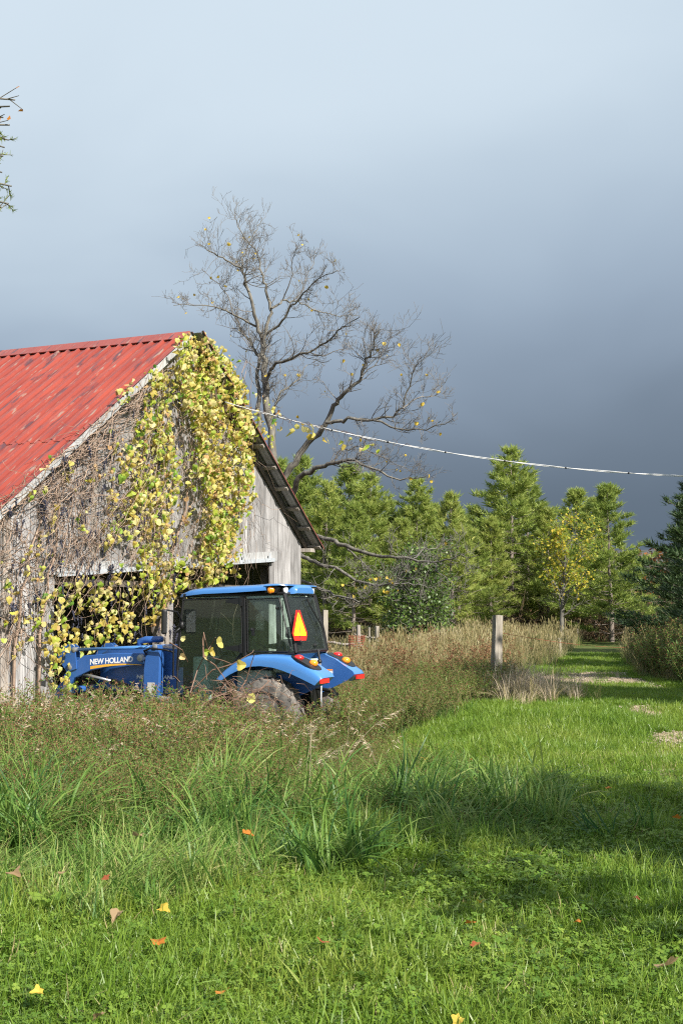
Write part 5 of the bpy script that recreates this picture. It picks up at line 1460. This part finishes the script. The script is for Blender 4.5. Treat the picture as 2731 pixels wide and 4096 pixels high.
def vnoise(x, y, sc, seed=0):
    """smooth value noise 0..1"""
    r = np.random.default_rng(seed); T = r.uniform(0, 1, (64, 64))
    X, Y = x * sc + 100, y * sc + 100; xi, yi = np.floor(X).astype(int), np.floor(Y).astype(int); fx, fy = X - xi, Y - yi
    fx, fy = fx * fx * (3 - 2 * fx), fy * fy * (3 - 2 * fy)
    t = lambda a, b: T[a % 64, b % 64]
    return (t(xi, yi) * (1 - fx) + t(xi + 1, yi) * fx) * (1 - fy) + (t(xi, yi + 1) * (1 - fx) + t(xi + 1, yi + 1) * fx) * fy
def pts(x, y, dz=0.0): return np.stack([x, y, terrain(x, y) + dz], 1)
def local_barn(x, y):
    dx, dy = x - APEX[0], y - APEX[1]
    return dx * gv[0] + dy * gv[1], dx * rv[0] + dy * rv[1]
def free(x, y):
    """keep plants out of the barn and from under the tractor"""
    u_, v_ = local_barn(x, y); k = ~((np.abs(u_) < WR + .05) & (v_ > .1))
    dx, dy = x - TP[0], y - TP[1]; lx = dx * rv[0] + dy * rv[1]; ly = -(dx * gv[0] + dy * gv[1])
    return k & ~((lx > -.75) & (lx < 4.8) & (np.abs(ly) < .92))
# where the mown grass ends and the weeds begin: x of the edge for each distance
def weed_edge(y): return .22 * np.sin(y * 2.3) + .14 * np.sin(y * 5.1 + 1) + np.interp(y, [5.8, 6.4, 6.9, 7.6, 8.2, 9, 10.5, 12, 13, 15, 17, 19, 20.5, 23, 26, 31, 60], [-3.4, -1.7, -.9, -.2, .6, 1.05, 1.3, 1.3, 1.15, .8, .6, 1.0, 2.2, 3.0, 3.9, 4.6, 9.5])
def rutmask(x, y):
    """0 on bare gravel, 1 on grass"""
    d = x - path_x(y); rut = np.exp(-((np.abs(d) - .78) / .30) ** 2) * (.75 * sm(9, 12, y)) * sm(.48, .74, vnoise(x, y, .45, 5) + .12 * vnoise(x, y, 2.2, 6))
    bare = np.exp(-((y - 30.4) / 2.9) ** 4) * (np.abs(d + .1) < 1.2 + .25 * vnoise(x, y, 1.2, 71)) * (.6 + .4 * (vnoise(x, y, 1.5, 72) > .25))
    return np.clip(1 - 1.25 * np.maximum(rut, bare), 0, 1)

# short lawn
def mk_lawn(q, r, i): blades(q, 26, .06, .03, .095, .0046, .7, 1.0, 3, 0, r); blades(q, 4, .06, .08, .16, .0042, .4, 1.2, 3, 0, r, hue=(.4, 1))
x, y = field(3.6, 9.5, 760); k = (g.uniform(0, 1, len(x)) < .92) & (x > weed_edge(y) - 1.6)
x2, y2 = field(9.5, 20, 330); k2 = (x2 > weed_edge(y2) - .1) & (g.uniform(0, 1, len(x2)) < rutmask(x2, y2) ** 1.2 * .95)
x, y = np.r_[x[k], x2[k2]], np.r_[y[k], y2[k2]]
scatter('lawn_grass', mk_lawn, 7, [M['grass']], pts(x, y), g.uniform(.55, 1.25, len(x)) * (1 + .6 * (vnoise(x, y, 1.1, 2) - .5)) * (1 + .7 * (vnoise(x, y, 4.5, 8) - .5)) * (1 + .025 * np.maximum(0, y - 8)), 'short green mown grass', 'grass', 1, .28)
x, y = field(20, 46, 95); k = (x > weed_edge(y) - .2) & (g.uniform(0, 1, len(x)) < rutmask(x, y) ** 1.3)
def mk_far(q, r, i): blades(q, 40, .16, .05, .12, .009, .5, .8, 3, 0, r)
x, y = x[k], y[k]
scatter('track_grass', mk_far, 5, [M['grass']], pts(x, y), g.uniform(.8, 1.3, len(x)), 'short grass along the farm track', 'grass', 2)
def mk_drybl(q, r, i): blades(q, 7, .06, .05, .14, .0042, .8, .9, 3, 0, r)
x, y = field(3.6, 14, 38); k = x > weed_edge(y) - 1.0; x, y = x[k], y[k]
scatter('dry_lawn_blades', mk_drybl, 4, [M['dry']], pts(x, y), g.uniform(.7, 1.3, len(x)), 'scattered dry blades in the lawn', 'grass', 15, .3)
# clover and small broad leaves
def mk_clover(q, r, i):
    for _ in range(22):
        a = r.uniform(0, 6.28); rr = .09 * math.sqrt(r.uniform()); h_ = r.uniform(.02, .065); c_ = np.array([rr * math.cos(a), rr * math.sin(a), h_]); t_ = r.uniform(0, 1); a0 = r.uniform(0, 6.28); s_ = r.uniform(.0065, .0125)
        nx_, ny_ = r.normal(0, .3), r.normal(0, .3)
        for j in range(3):
            b = a0 + j * 2.094; d = np.array([math.cos(b), math.sin(b), math.cos(b) * nx_ + math.sin(b) * ny_]); e = np.array([-math.sin(b), math.cos(b), -math.sin(b) * nx_ + math.cos(b) * ny_])
            q.add([c_, c_ + d * s_ * .6 + e * s_ * .55, c_ + d * s_ * 1.25 + e * s_ * .4, c_ + d * s_ * 1.25 - e * s_ * .4, c_ + d * s_ * .6 - e * s_ * .55], [(0, 1, 2, 3, 4)], 0, t_)
        q.tube([(c_[0] * .8, c_[1] * .8, 0), c_], [.0012, .001], 3, 0, t_, cap=False)
x, y = field(3.6, 12, 260); nz_ = vnoise(x, y, .9, 9); k = (g.uniform(0, 1, len(x)) < .30 + .7 * sm(.35, .8, nz_)) & (x > weed_edge(y) - .9)
scatter('clover', mk_clover, 5, [M['clover']], pts(x[k], y[k], .015), g.uniform(.6, 1.35, k.sum()), 'patches of clover leaves in the lawn', 'clover', 3, .15)
# long arching grass
def mk_long(q, r, i): blades(q, 20, .09, .28, .68, .0125, .38, 1.7, 6, 0, r, r_pow=.7, comb=.55 + .25 * (i % 4), hue=(0, .8)); blades(q, 12, .12, .15, .4, .008, .5, 1.4, 5, 0, r, hue=(.3, 1))
x, y = field(5.8, 13.8, 44); e = weed_edge(y) + .25; nz_ = .6 * vnoise(x, y, 1.0, 12) + .4 * vnoise(x, y, 2.6, 14)
dens = np.where(x < e, sm(.28, .55, nz_) * (1 - .65 * sm(10.6, 13.2, y)), 0)
blob = np.exp(-((x - .75) / .85) ** 2 - ((y - 10.4) / 1.25) ** 2)
k = g.uniform(0, 1, len(x)) < np.maximum(dens, blob * 1.0)
x, y = x[k], y[k]
scatter('long_grass', mk_long, 7, [M['long']], pts(x, y), g.uniform(.55, 1.25, len(x)) * (.55 + .45 * sm(6.4, 8.6, y)) * (.6 + .8 * vnoise(x, y, 1.3, 15)), 'clumps of long arching green grass', 'grass', 4, .34)
# bent-over dry and green swathe at the left
def mk_flat(q, r, i):
    n = 26; blades(q, 15, .12, .25, .6, .0095, .12, .8, 6, 0, r, hue=(.0, 1))
    V = np.array(q.v); c_, s_ = math.cos(1.28), math.sin(1.28); xz = V[:, [0, 2]].copy(); V[:, 0] = xz[:, 0] * c_ + xz[:, 1] * s_; V[:, 2] = np.abs(-xz[:, 0] * s_ + xz[:, 1] * c_) * .75 + .05; q.v = [tuple(p) for p in V.tolist()]
x, y = g.uniform(-3.2, -.4, 130), g.uniform(6.6, 8.3, 130); k = (y < 8.3 - .25 * (x + 3)) & (y > 6.9 + .12 * (x + 3)); x, y = x[k], y[k]
scatter('flattened_grass', mk_flat, 5, [M['long']], pts(x, y, .02), g.uniform(.5, .95, len(x)), 'long grass lying flat in a swathe', 'grass', 5, .12, yaw=g.normal(-.1, 1.05, len(x)))
# brown-green seeding weeds
def mk_weed(q, r, i):
    H = r.uniform(.6, .95); nst = r.integers(3, 6)
    for _ in range(nst):
        a = r.uniform(0, 6.28); ln = r.uniform(.08, .5); d = np.array([math.cos(a) * ln, math.sin(a) * ln, 1.0]); p = np.array([r.normal(0, .04), r.normal(0, .04), -.02]); st = [p]
        for k in range(5):
            d = d / np.linalg.norm(d); p = p + d * H / 5 * r.uniform(.85, 1.15); st.append(p); d = d + np.array([r.normal(0, .16), r.normal(0, .16), 0])
        q.tube(st, list(np.linspace(.0042, .0018, 6)), 3, 2, r.uniform(), cap=False)
        for _ in range(7):
            f = r.uniform(.25, 1) * 5; j = min(int(f), 4); b = st[j] + (st[j + 1] - st[j]) * (f - j); a2 = r.uniform(0, 6.28); e = b + np.array([math.cos(a2) * .6, math.sin(a2) * .6, .8]) * r.uniform(.06, .20)
            q.tube([b, e], [.0022, .0012], 3, 2, r.uniform(), cap=False)
            for _ in range(4):
                c_ = b + (e - b) * r.uniform(.3, 1.05); u_ = unit(np.array([r.normal(), r.normal(), r.normal() * .6])); v_ = unit(np.cross(u_, np.array([r.normal(), r.normal(), r.normal()]))); l_ = r.uniform(.03, .062)
                q.add([c_, c_ + u_ * l_ * .5 + v_ * l_ * .15, c_ + u_ * l_, c_ + u_ * l_ * .5 - v_ * l_ * .15], [(0, 1, 2, 3)], 0, r.uniform())
            for _ in range(2):
                c_ = b + (e - b) * r.uniform(.7, 1.1) + r.normal(0, .008, 3); s_ = r.uniform(.005, .0095)
                q.add([c_ + (0, 0, s_ * 1.5), c_ + (s_, 0, 0), c_ + (0, s_, 0), c_ - (s_, 0, 0), c_ - (0, s_, 0), c_ - (0, 0, s_)], [(0, 1, 2), (0, 2, 3), (0, 3, 4), (0, 4, 1), (5, 2, 1), (5, 3, 2), (5, 4, 3), (5, 1, 4)], 1, r.uniform())
        for _ in range(14):
            f = r.uniform(.1, .95) * 5; j = min(int(f), 4); c_ = st[j] + (st[j + 1] - st[j]) * (f - j); u_ = unit(np.array([r.normal(), r.normal(), r.normal() * .5])); v_ = unit(np.cross(u_, np.array([0, 0, 1.0]))); l_ = r.uniform(.04, .085)
            q.add([c_, c_ + u_ * l_ * .5 + v_ * l_ * .16, c_ + u_ * l_ + np.array([0, 0, -.01]), c_ + u_ * l_ * .5 - v_ * l_ * .16], [(0, 1, 2, 3)], 0, r.uniform())
WM = [M['weedleaf'], M['weedseed'], M['weedstem']]
x, y = field(6.6, 20.5, 40); e = weed_edge(y) - .1
dn = (.05 + .20 * sm(7.4, 9.0, y) + .75 * sm(8.6, 10.6, y + 1.6 * vnoise(x, y, .8, 21))) * sm(.25, -.35, x - e) * (.45 + .55 * sm(.2, .5, vnoise(x, y, 1.7, 23)))
dn = np.where((y > 17) & (x > e - 1.0), dn * .6, dn)
k = (g.uniform(0, 1, len(x)) < dn) & free(x, y); x, y = x[k], y[k]
hs_ = (.32 + .24 * sm(7, 9.5, y) + .32 * sm(9.5, 14.5, y)) * (1 + .5 * (vnoise(x, y, .7, 3) - .5)) * (1 - .42 * sm(-1.1, -.1, x) * sm(19, 16.5, y)) + .16 * sm(-.9, -2.2, x) * sm(12, 15, y)
scatter('weeds', mk_weed, 8, WM, pts(x, y), hs_ * g.uniform(.65, 1.15, len(x)), 'rank brown-green seeding weeds in front of the tractor', 'weeds', 6, .14)
# green undergrowth beneath the weeds
def mk_under(q, r, i): blades(q, 16, .16, .22, .55, .010, .5, 1.5, 4, 0, r, comb=1.0)
x, y = field(6.2, 20.5, 36); k = (x < weed_edge(y) + .1) & free(x, y); x, y = x[k], y[k]
scatter('undergrowth', mk_under, 5, [M['long']], pts(x, y), g.uniform(.35, .95, len(x)) * (1 - .35 * sm(-1.1, -.1, x)), 'grass growing up between the weeds', 'grass', 7, .2)
# straw-coloured plumes
def mk_plume(q, r, i):
    for _ in range(r.integers(2, 4)):
        a = r.normal(.25, .7); H = r.uniform(.85, 1.25); ln = r.uniform(.15, .4); st = []; d = np.array([math.cos(a) * ln, math.sin(a) * ln, 1.0]); p = np.array([r.normal(0, .03), r.normal(0, .03), -.02])
        for k in range(7):
            st.append(p); d = unit(d) + np.array([math.cos(a), math.sin(a), -.35]) * .05 * k; p = p + unit(d) * H / 6
        q.tube(st, list(np.linspace(.0032, .0014, 7)), 3, 0, r.uniform(), cap=False)
        for _ in range(26):
            f = r.uniform(4.0, 6.0); j = min(int(f), 5); b = st[j] + (st[j + 1] - st[j]) * (f - j); a2 = a + r.normal(0, .8); l_ = r.uniform(.03, .10) * (1.5 - (f - 4) * .5); e = b + np.array([math.cos(a2) * l_, math.sin(a2) * l_, -l_ * r.uniform(-.3, .6)])
            v_ = unit(np.cross(e - b, np.array([r.normal(), r.normal(), r.normal()]))) * r.uniform(.003, .006)
            q.add([b, b + (e - b) * .6 + v_, e, b + (e - b) * .6 - v_], [(0, 1, 2, 3)], 0, r.uniform())
x, y = field(11.0, 19.5, 16); n0_ = vnoise(x, y, .55, 33)
left = sm(-.4, -2.2, x) * sm(12.3, 14, y); k = (g.uniform(0, 1, len(x)) < (.06 + .80 * left * sm(.3, .6, n0_))) & (x < weed_edge(y) - .25) & free(x, y)
x, y = x[k], y[k]
scatter('seed_plumes', mk_plume, 6, [M['straw']], pts(x, y), g.uniform(.75, 1.1, len(x)) * (.72 + .28 * sm(11, 15, y)), 'pale nodding grass plumes among the weeds', 'grass', 8, .1, yaw=g.normal(.0, .7, len(x)))
# dry meadow behind the tractor, round the gatepost and beyond
def mk_dry(q, r, i): blades(q, 22, .17, .40, 1.0, .010, .32, 1.1, 4, 0, r); blades(q, 22, .18, .3, .7, .010, .4, 1.0, 4, 1, r)
def mk_dry_head(q, r, i):
    mk_dry(q, r, i)
    for _ in range(9):
        a = r.uniform(0, 6.28); p = np.array([.12 * math.cos(a), .12 * math.sin(a), 0]); e = p + np.array([r.normal(0, .15), r.normal(0, .15), r.uniform(.8, 1.15)]); q.tube([p, e], [.004, .003], 3, 0, r.uniform(), cap=False); q.tube([e - (e - p) * .16, e - (e - p) * .06, e], [.004, .013, .003], 4, 0, r.uniform(), cap=False)
x, y = field(18.5, 62, 9.5); e = weed_edge(y); e2 = path_x(y) + np.interp(y, [18, 25, 31, 40, 60], [1.7, 1.5, 1.3, 1.6, 2])
nearp = np.exp(-((x - 3.5) / .75) ** 2 - ((y - 25.2) / 2.2) ** 2)
dl = np.where(x < e, sm(.0, -.5, x - e) * (.18 + .72 * sm(23, 29, y)) * sm(.12, .5, vnoise(x, y, .6, 51)), 0); dr = np.where((x > e2) & (y > 21), .8, 0)
far = (y > 36) & (np.abs(x - path_x(y)) > 1.1)
k = (g.uniform(0, 1, len(x)) < np.maximum(np.maximum(dl, dr), np.maximum(nearp, far * .8))) & free(x, y)
x, y = x[k], y[k]
scl = g.uniform(.45, .95, len(x)) * (.50 + .40 * sm(24, 36, y)) * (1 + .8 * (vnoise(x, y, .5, 44) - .5)) * (1 + .5 * (vnoise(x, y, 1.6, 46) - .5))
scatter('meadow_grass', mk_dry_head, 7, [M['dry'], M['long']], pts(x, y), scl, 'tall dry tan meadow grass beyond the tractor', 'grass', 9, .1)
x = np.r_[g.normal(3.5, .42, 90)]; y = np.r_[g.normal(24.4, 1.3, 90)]
scatter('dry_tussocks', mk_dry, 5, [M['straw'], M['dry']], pts(x, y), g.uniform(.45, .85, len(x)), 'bleached grass tussocks round the tall gatepost', 'grass', 10, .14)
# olive weeds in front of the gatepost and dark weeds beyond the track
x, y = field(18.5, 40, 20); e = weed_edge(y); e2 = path_x(y) + 1.5
k = (g.uniform(0, 1, len(x)) < np.where((x < e - .2) & (y < 30), 1.0 * sm(31, 25, y), np.where((x > e2) & (y > 20), .95, .0))) & free(x, y); x, y = x[k], y[k]
scatter('rough_weeds', mk_weed, 6, WM, pts(x, y), np.where(x > path_x(y), 1.35, .70) * g.uniform(.7, 1.2, len(x)), 'rough weeds flanking the track and gatepost', 'weeds', 11, .14)
# brown seeding stalks standing out of the meadow, and laid-over straw beside the tractor
x, y = field(24, 46, 1.2); k = (x < weed_edge(y) - .3) & (vnoise(x, y, .35, 61) > .45) & free(x, y); x, y = x[k], y[k]
scatter('seed_stalks', mk_weed, 5, [M['weedseed'], M['weedseed'], M['weedstem']], pts(x, y), g.uniform(.9, 1.35, len(x)), 'dark brown seed stalks standing in the meadow', 'weeds', 13, .1)
x, y = g.uniform(.4, 3.2, 160), g.uniform(20.0, 26.5, 160); k = free(x, y) & (x < weed_edge(y) - .4); x, y = x[k], y[k]
scatter('laid_straw', mk_flat, 5, [M['dry']], pts(x, y, .12), g.uniform(.6, 1.1, len(x)), 'tan grass laid over beside the tractor', 'grass', 14, .2)
# loose stones on the track
def mk_stone(q, r, i):
    for _ in range(5):
        q.ball((r.normal(0, .08), r.normal(0, .08), .004), r.uniform(.008, .022), 0, .5, 6, 4, (1.2, .9, .6))
x, y = field(9, 34, 35); k = (g.uniform(0, 1, len(x)) < (1 - rutmask(x, y)) * .8) & (np.abs(x - path_x(y)) < 1.2); x, y = x[k], y[k]
scatter('gravel_stones', mk_stone, 4, [M['stone']], pts(x, y, .012), g.uniform(.7, 1.4, len(x)), 'loose pale stones on the track', 'stones', 12)

# ------------------------------------------------------------------ bramble in front of the tractor
br = empty('bramble', tuple(np.array(on_ground(900, 2960)))); tag(br, 'arching red-brown bramble canes in front of the tractor cab', 'bramble'); BO = np.array(br.location)
cq = MB(); R = random.Random(15)
CANES = [([(735, 2890), (762, 2770), (790, 2680), (815, 2630), (845, 2580), (862, 2550)], 16.0), ([(815, 2630), (860, 2660), (890, 2700), (930, 2760)], 16.0), ([(760, 2770), (850, 2680), (930, 2656), (1010, 2610), (1015, 2600)], 16.2),
         ([(680, 2570), (730, 2600), (752, 2648)], 16.4), ([(815, 2630), (812, 2560), (815, 2530), (822, 2560), (832, 2600)], 16.0), ([(960, 2760), (985, 2720), (1010, 2640), (1018, 2615)], 16.3), ([(845, 2630), (900, 2645), (925, 2655)], 16.1), ([(940, 2800), (1040, 2760), (1080, 2720)], 16.4), ([(790, 2860), (860, 2790), (930, 2760), (1010, 2790)], 15.8)]
for cpts, d_ in CANES:
    P3 = [PX(a, b, d_ + R.uniform(-.15, .15)) - BO for a, b in cpts]; cq.tube(P3, list(np.linspace(.010, .0045, len(P3))), 5, 0, R.random())
for _ in range(150):
    px = R.gauss(960, 100); py = R.gauss(2800, 40); P0 = PX(px, py, R.uniform(15.3, 16.3)) - BO; a = R.uniform(-.6, 3.7); l_ = R.uniform(.12, .4); d = np.array([math.cos(a) * .9, R.gauss(0, .4), math.sin(a) * .7]); mid = P0 + d * l_ * .5 + np.array([0, 0, .03])
    cq.tube([P0, mid, P0 + d * l_ - np.array([0, 0, .04])], [.0042, .0035, .002], 3, 0, R.random(), cap=False)
tag(cq.build('canes', M['cane'], br), kind='stuff')
for (px, py, key, sz) in ((863, 2575, 'vine_yellow', .11), (836, 2612, 'vine_yellow', .09), (722, 2550, 'vine_yellow', .06), (717, 2622, 'vine_tan', .07), (944, 2662, 'vine_yellow', .10), (812, 2608, 'vine_lime', .07), (985, 2788, 'vine_yellow', .10), (815, 2630, 'vine_tan', .06)):
    link('leaf', R.choice(LM[key]), br, PX(px, py, 15.95) - BO, (R.uniform(1.2, 1.9), R.uniform(-.4, .4), R.uniform(-.5, .9)), (sz * 1.3,) * 3)

# ------------------------------------------------------------------ broad dock plant and fallen leaves
dk = empty('dock_plant', tuple(np.array(on_ground(190, 3690)))); tag(dk, 'broad-leaved dock plant beside the flattened grass', 'plant')
for j, (az, ln) in enumerate(((.3, .26), (1.1, .17), (2.6, .2), (4.3, .16), (5.5, .2))):
    q = MB(); V = []
    for k in range(6):
        f = k / 5; wd_ = .055 * math.sin(math.pi * min(1, f * .9 + .08)) ** .7 * (ln / .26); x_ = ln * f * .85; zz = .03 + .16 * f - .10 * f * f
        V += [(x_, -wd_, zz + .012), (x_, 0, zz), (x_, wd_, zz + .012 + R.uniform(-.004, .006))]
    q.add(V, [(k * 3 + c_, k * 3 + c_ + 1, k * 3 + c_ + 4, k * 3 + c_ + 3) for k in range(5) for c_ in range(2)], 0, R.random()); o = q.build('leaf', M['clover'], dk, smooth=True); o.rotation_euler = (0, -.25, az)
FALL = [(964, 3330, 'orange', .13, 'bright orange leaf caught in the long grass below the weeds'), (536, 3347, 'tanleaf', .12, 'pale tan leaf caught upright in the long grass'), (49, 3495, 'tanleaf', .12, 'curled tan leaf at the upper edge of the flattened grass'), (250, 3495, 'tanleaf', .09, 'small tan leaf above the flattened grass'),
        (406, 3513, 'redleaf', .08, 'small brown-red leaf among the long grass stems'), (487, 3642, 'tanleaf', .11, 'tan leaf lying on the flattened grass swathe'), (634, 3633, 'yellowfall', .10, 'yellow-green leaf at the end of the flattened grass'), (638, 3785, 'orange', .11, 'rust-orange leaf on the lawn below the flattened grass'),
        (1290, 3763, 'redleaf', .10, 'upright red-orange leaf on the sunny lawn'), (884, 3977, 'orange', .09, 'folded orange leaf in the lower lawn'), (179, 3977, 'yellowfall', .09, 'yellow leaf flat on the lower lawn'), (420, 4057, 'tanleaf', .08, 'dull brown leaf half hidden in the lower lawn'),
        (1902, 3691, 'orange', .09, 'orange leaf on clover at the edge of the shade'), (1885, 3790, 'redleaf', .08, 'dark red leaf sunk in the clover'), (1920, 3602, 'yellowfall', .06, 'tiny yellow leaf beside the shade edge'), (2322, 3691, 'orange', .06, 'tiny amber leaf in bright clover'),
        (2697, 3852, 'tanleaf', .17, 'large curled tan leaf lying on the lawn'), (2528, 3593, 'redleaf', .06, 'small brownish leaf in the shaded grass'), (1849, 4066, 'yellowfall', .08, 'yellowish leaf in the dim lower lawn'), (2420, 3155, 'orange', .08, 'orange leaf at the edge of the gravel rut'),
        (2720, 3276, 'orange', .09, 'orange leaf beside the bare soil of the rut'), (2210, 3088, 'yellowfall', .06, 'small yellow leaf on the sunlit mown grass'), (1898, 3035, 'orange', .08, 'rusty leaf above the dark long grass'), (1688, 3030, 'yellowfall', .12, 'yellow leaves of a seedling above the dark long grass')]
FM = {k: [leaf_mesh('fallen_leaf', M[k], 1.0, 5, 70 + j, .3, .6 * j, .15, 25) for j in range(3)] for k in ('orange', 'tanleaf', 'redleaf', 'yellowfall')}
for (px, py, key, sz, lab) in FALL:
    x, y, z = on_ground(px, py); up_ = .10 if py > 3560 else .30
    # ground point moved towards the camera so that the raised leaf stays on its line of sight
    t_ = 1 - up_ / (EYE - z); x, y = x * t_, y * t_
    o = link('fallen_leaf', R.choice(FM[key]), None, (x, y, z + up_), (R.uniform(-.5, .5), R.uniform(-.6, .3), R.uniform(0, 6.3)), (sz * .62,) * 3)
    tag(o, lab, 'leaf', 'fallen autumn leaves in the grass')

# ------------------------------------------------------------------ boughs reaching in at the top left
def bough_tree(name, label, trunk_x, Y, H, tips_px, needle):
    R = random.Random(77 + needle); z = float(terrain(trunk_x, Y)); root = empty(name, (trunk_x, Y, z - .1)); O = np.array(root.location); tag(root, label, 'tree')
    t = MB(); c_ = MB(); t.tube([(0, 0, 0), (.05, .03, H * .5), (0, 0, H)], [.15, .11, .03], 8, 0, .5)
    for (px, py) in tips_px:
        e = PX(px, py, Y + R.uniform(-.4, .4)) - O; b = np.array([0, 0, min(H - .2, e[2] + (.15 if needle else -.7))]); n = 8
        bp = [b + (e - b) * k / n + np.array([0, R.gauss(0, .03), .25 * math.sin(math.pi * k / n) * (1 if not needle else .3)]) for k in range(n + 1)]; bp[-1] = e
        t.tube(bp, list(np.linspace(.035, .006, n + 1)), 5, 0, .5, cap=False)
        for k in range(40):
            f = R.uniform(.25, 1) * n; i = min(int(f), n - 1); p = bp[i] + (bp[i + 1] - bp[i]) * (f - i); d = unit(np.array([R.gauss(0, .6), R.gauss(0, .6), R.gauss(-.25 if needle else .2, .4)])); l_ = R.uniform(.06, .2); q_ = p + d * l_
            t.tube([p, q_], [.005, .003], 3, 0, .5, cap=False)
            if needle:
                for _ in range(16):
                    s_ = p + (q_ - p) * R.uniform(.2, 1); u_ = unit(d + np.array([R.gauss(0, .7), R.gauss(0, .7), R.gauss(0, .7)])) * R.uniform(.02, .042); v_ = unit(np.cross(u_, np.array([.2, .5, .8]))) * .0034; c_.add([s_ - v_, s_ + v_, s_ + u_ + v_ * .3, s_ + u_ - v_ * .3], [(0, 1, 2, 3)], 0, R.random())
            elif R.random() < .8:
                u_ = unit(np.array([R.gauss(0, 1), R.gauss(0, 1), R.gauss(-.4, .7)])); v_ = unit(np.cross(u_, np.array([R.gauss(0, 1), R.gauss(0, 1), 1]))); s_ = R.uniform(.03, .055)
                c_.add([q_, q_ + u_ * s_ * .3 + v_ * s_ * .5, q_ + u_ * s_ * .6 + v_ * s_ * .3, q_ + u_ * s_ * 1.1, q_ + u_ * s_ * .6 - v_ * s_ * .3, q_ + u_ * s_ * .3 - v_ * s_ * .5], [(0, 1, 2, 3, 4, 5)], 0, R.uniform(.45, 1))
    t.build('trunk', M['bark'], root, smooth=True); tag(c_.build('crown', M['needle'] if needle else M['orange'], root), kind='stuff')
bough_tree('maple_sapling', 'thin maple with orange leaves reaching in high above the barn roof', -4.6, 9.2, 7.2, [(62, 400), (40, 425), (15, 470), (40, 500), (-20, 380), (-80, 430)], 0)
bough_tree('spruce_tree', 'spruce with drooping bough tips high above the barn roof', -4.3, 9.8, 8.0, [(35, 560), (20, 590), (14, 625), (10, 690), (48, 745), (36, 815), (10, 830), (-40, 600), (-30, 700)], 1)
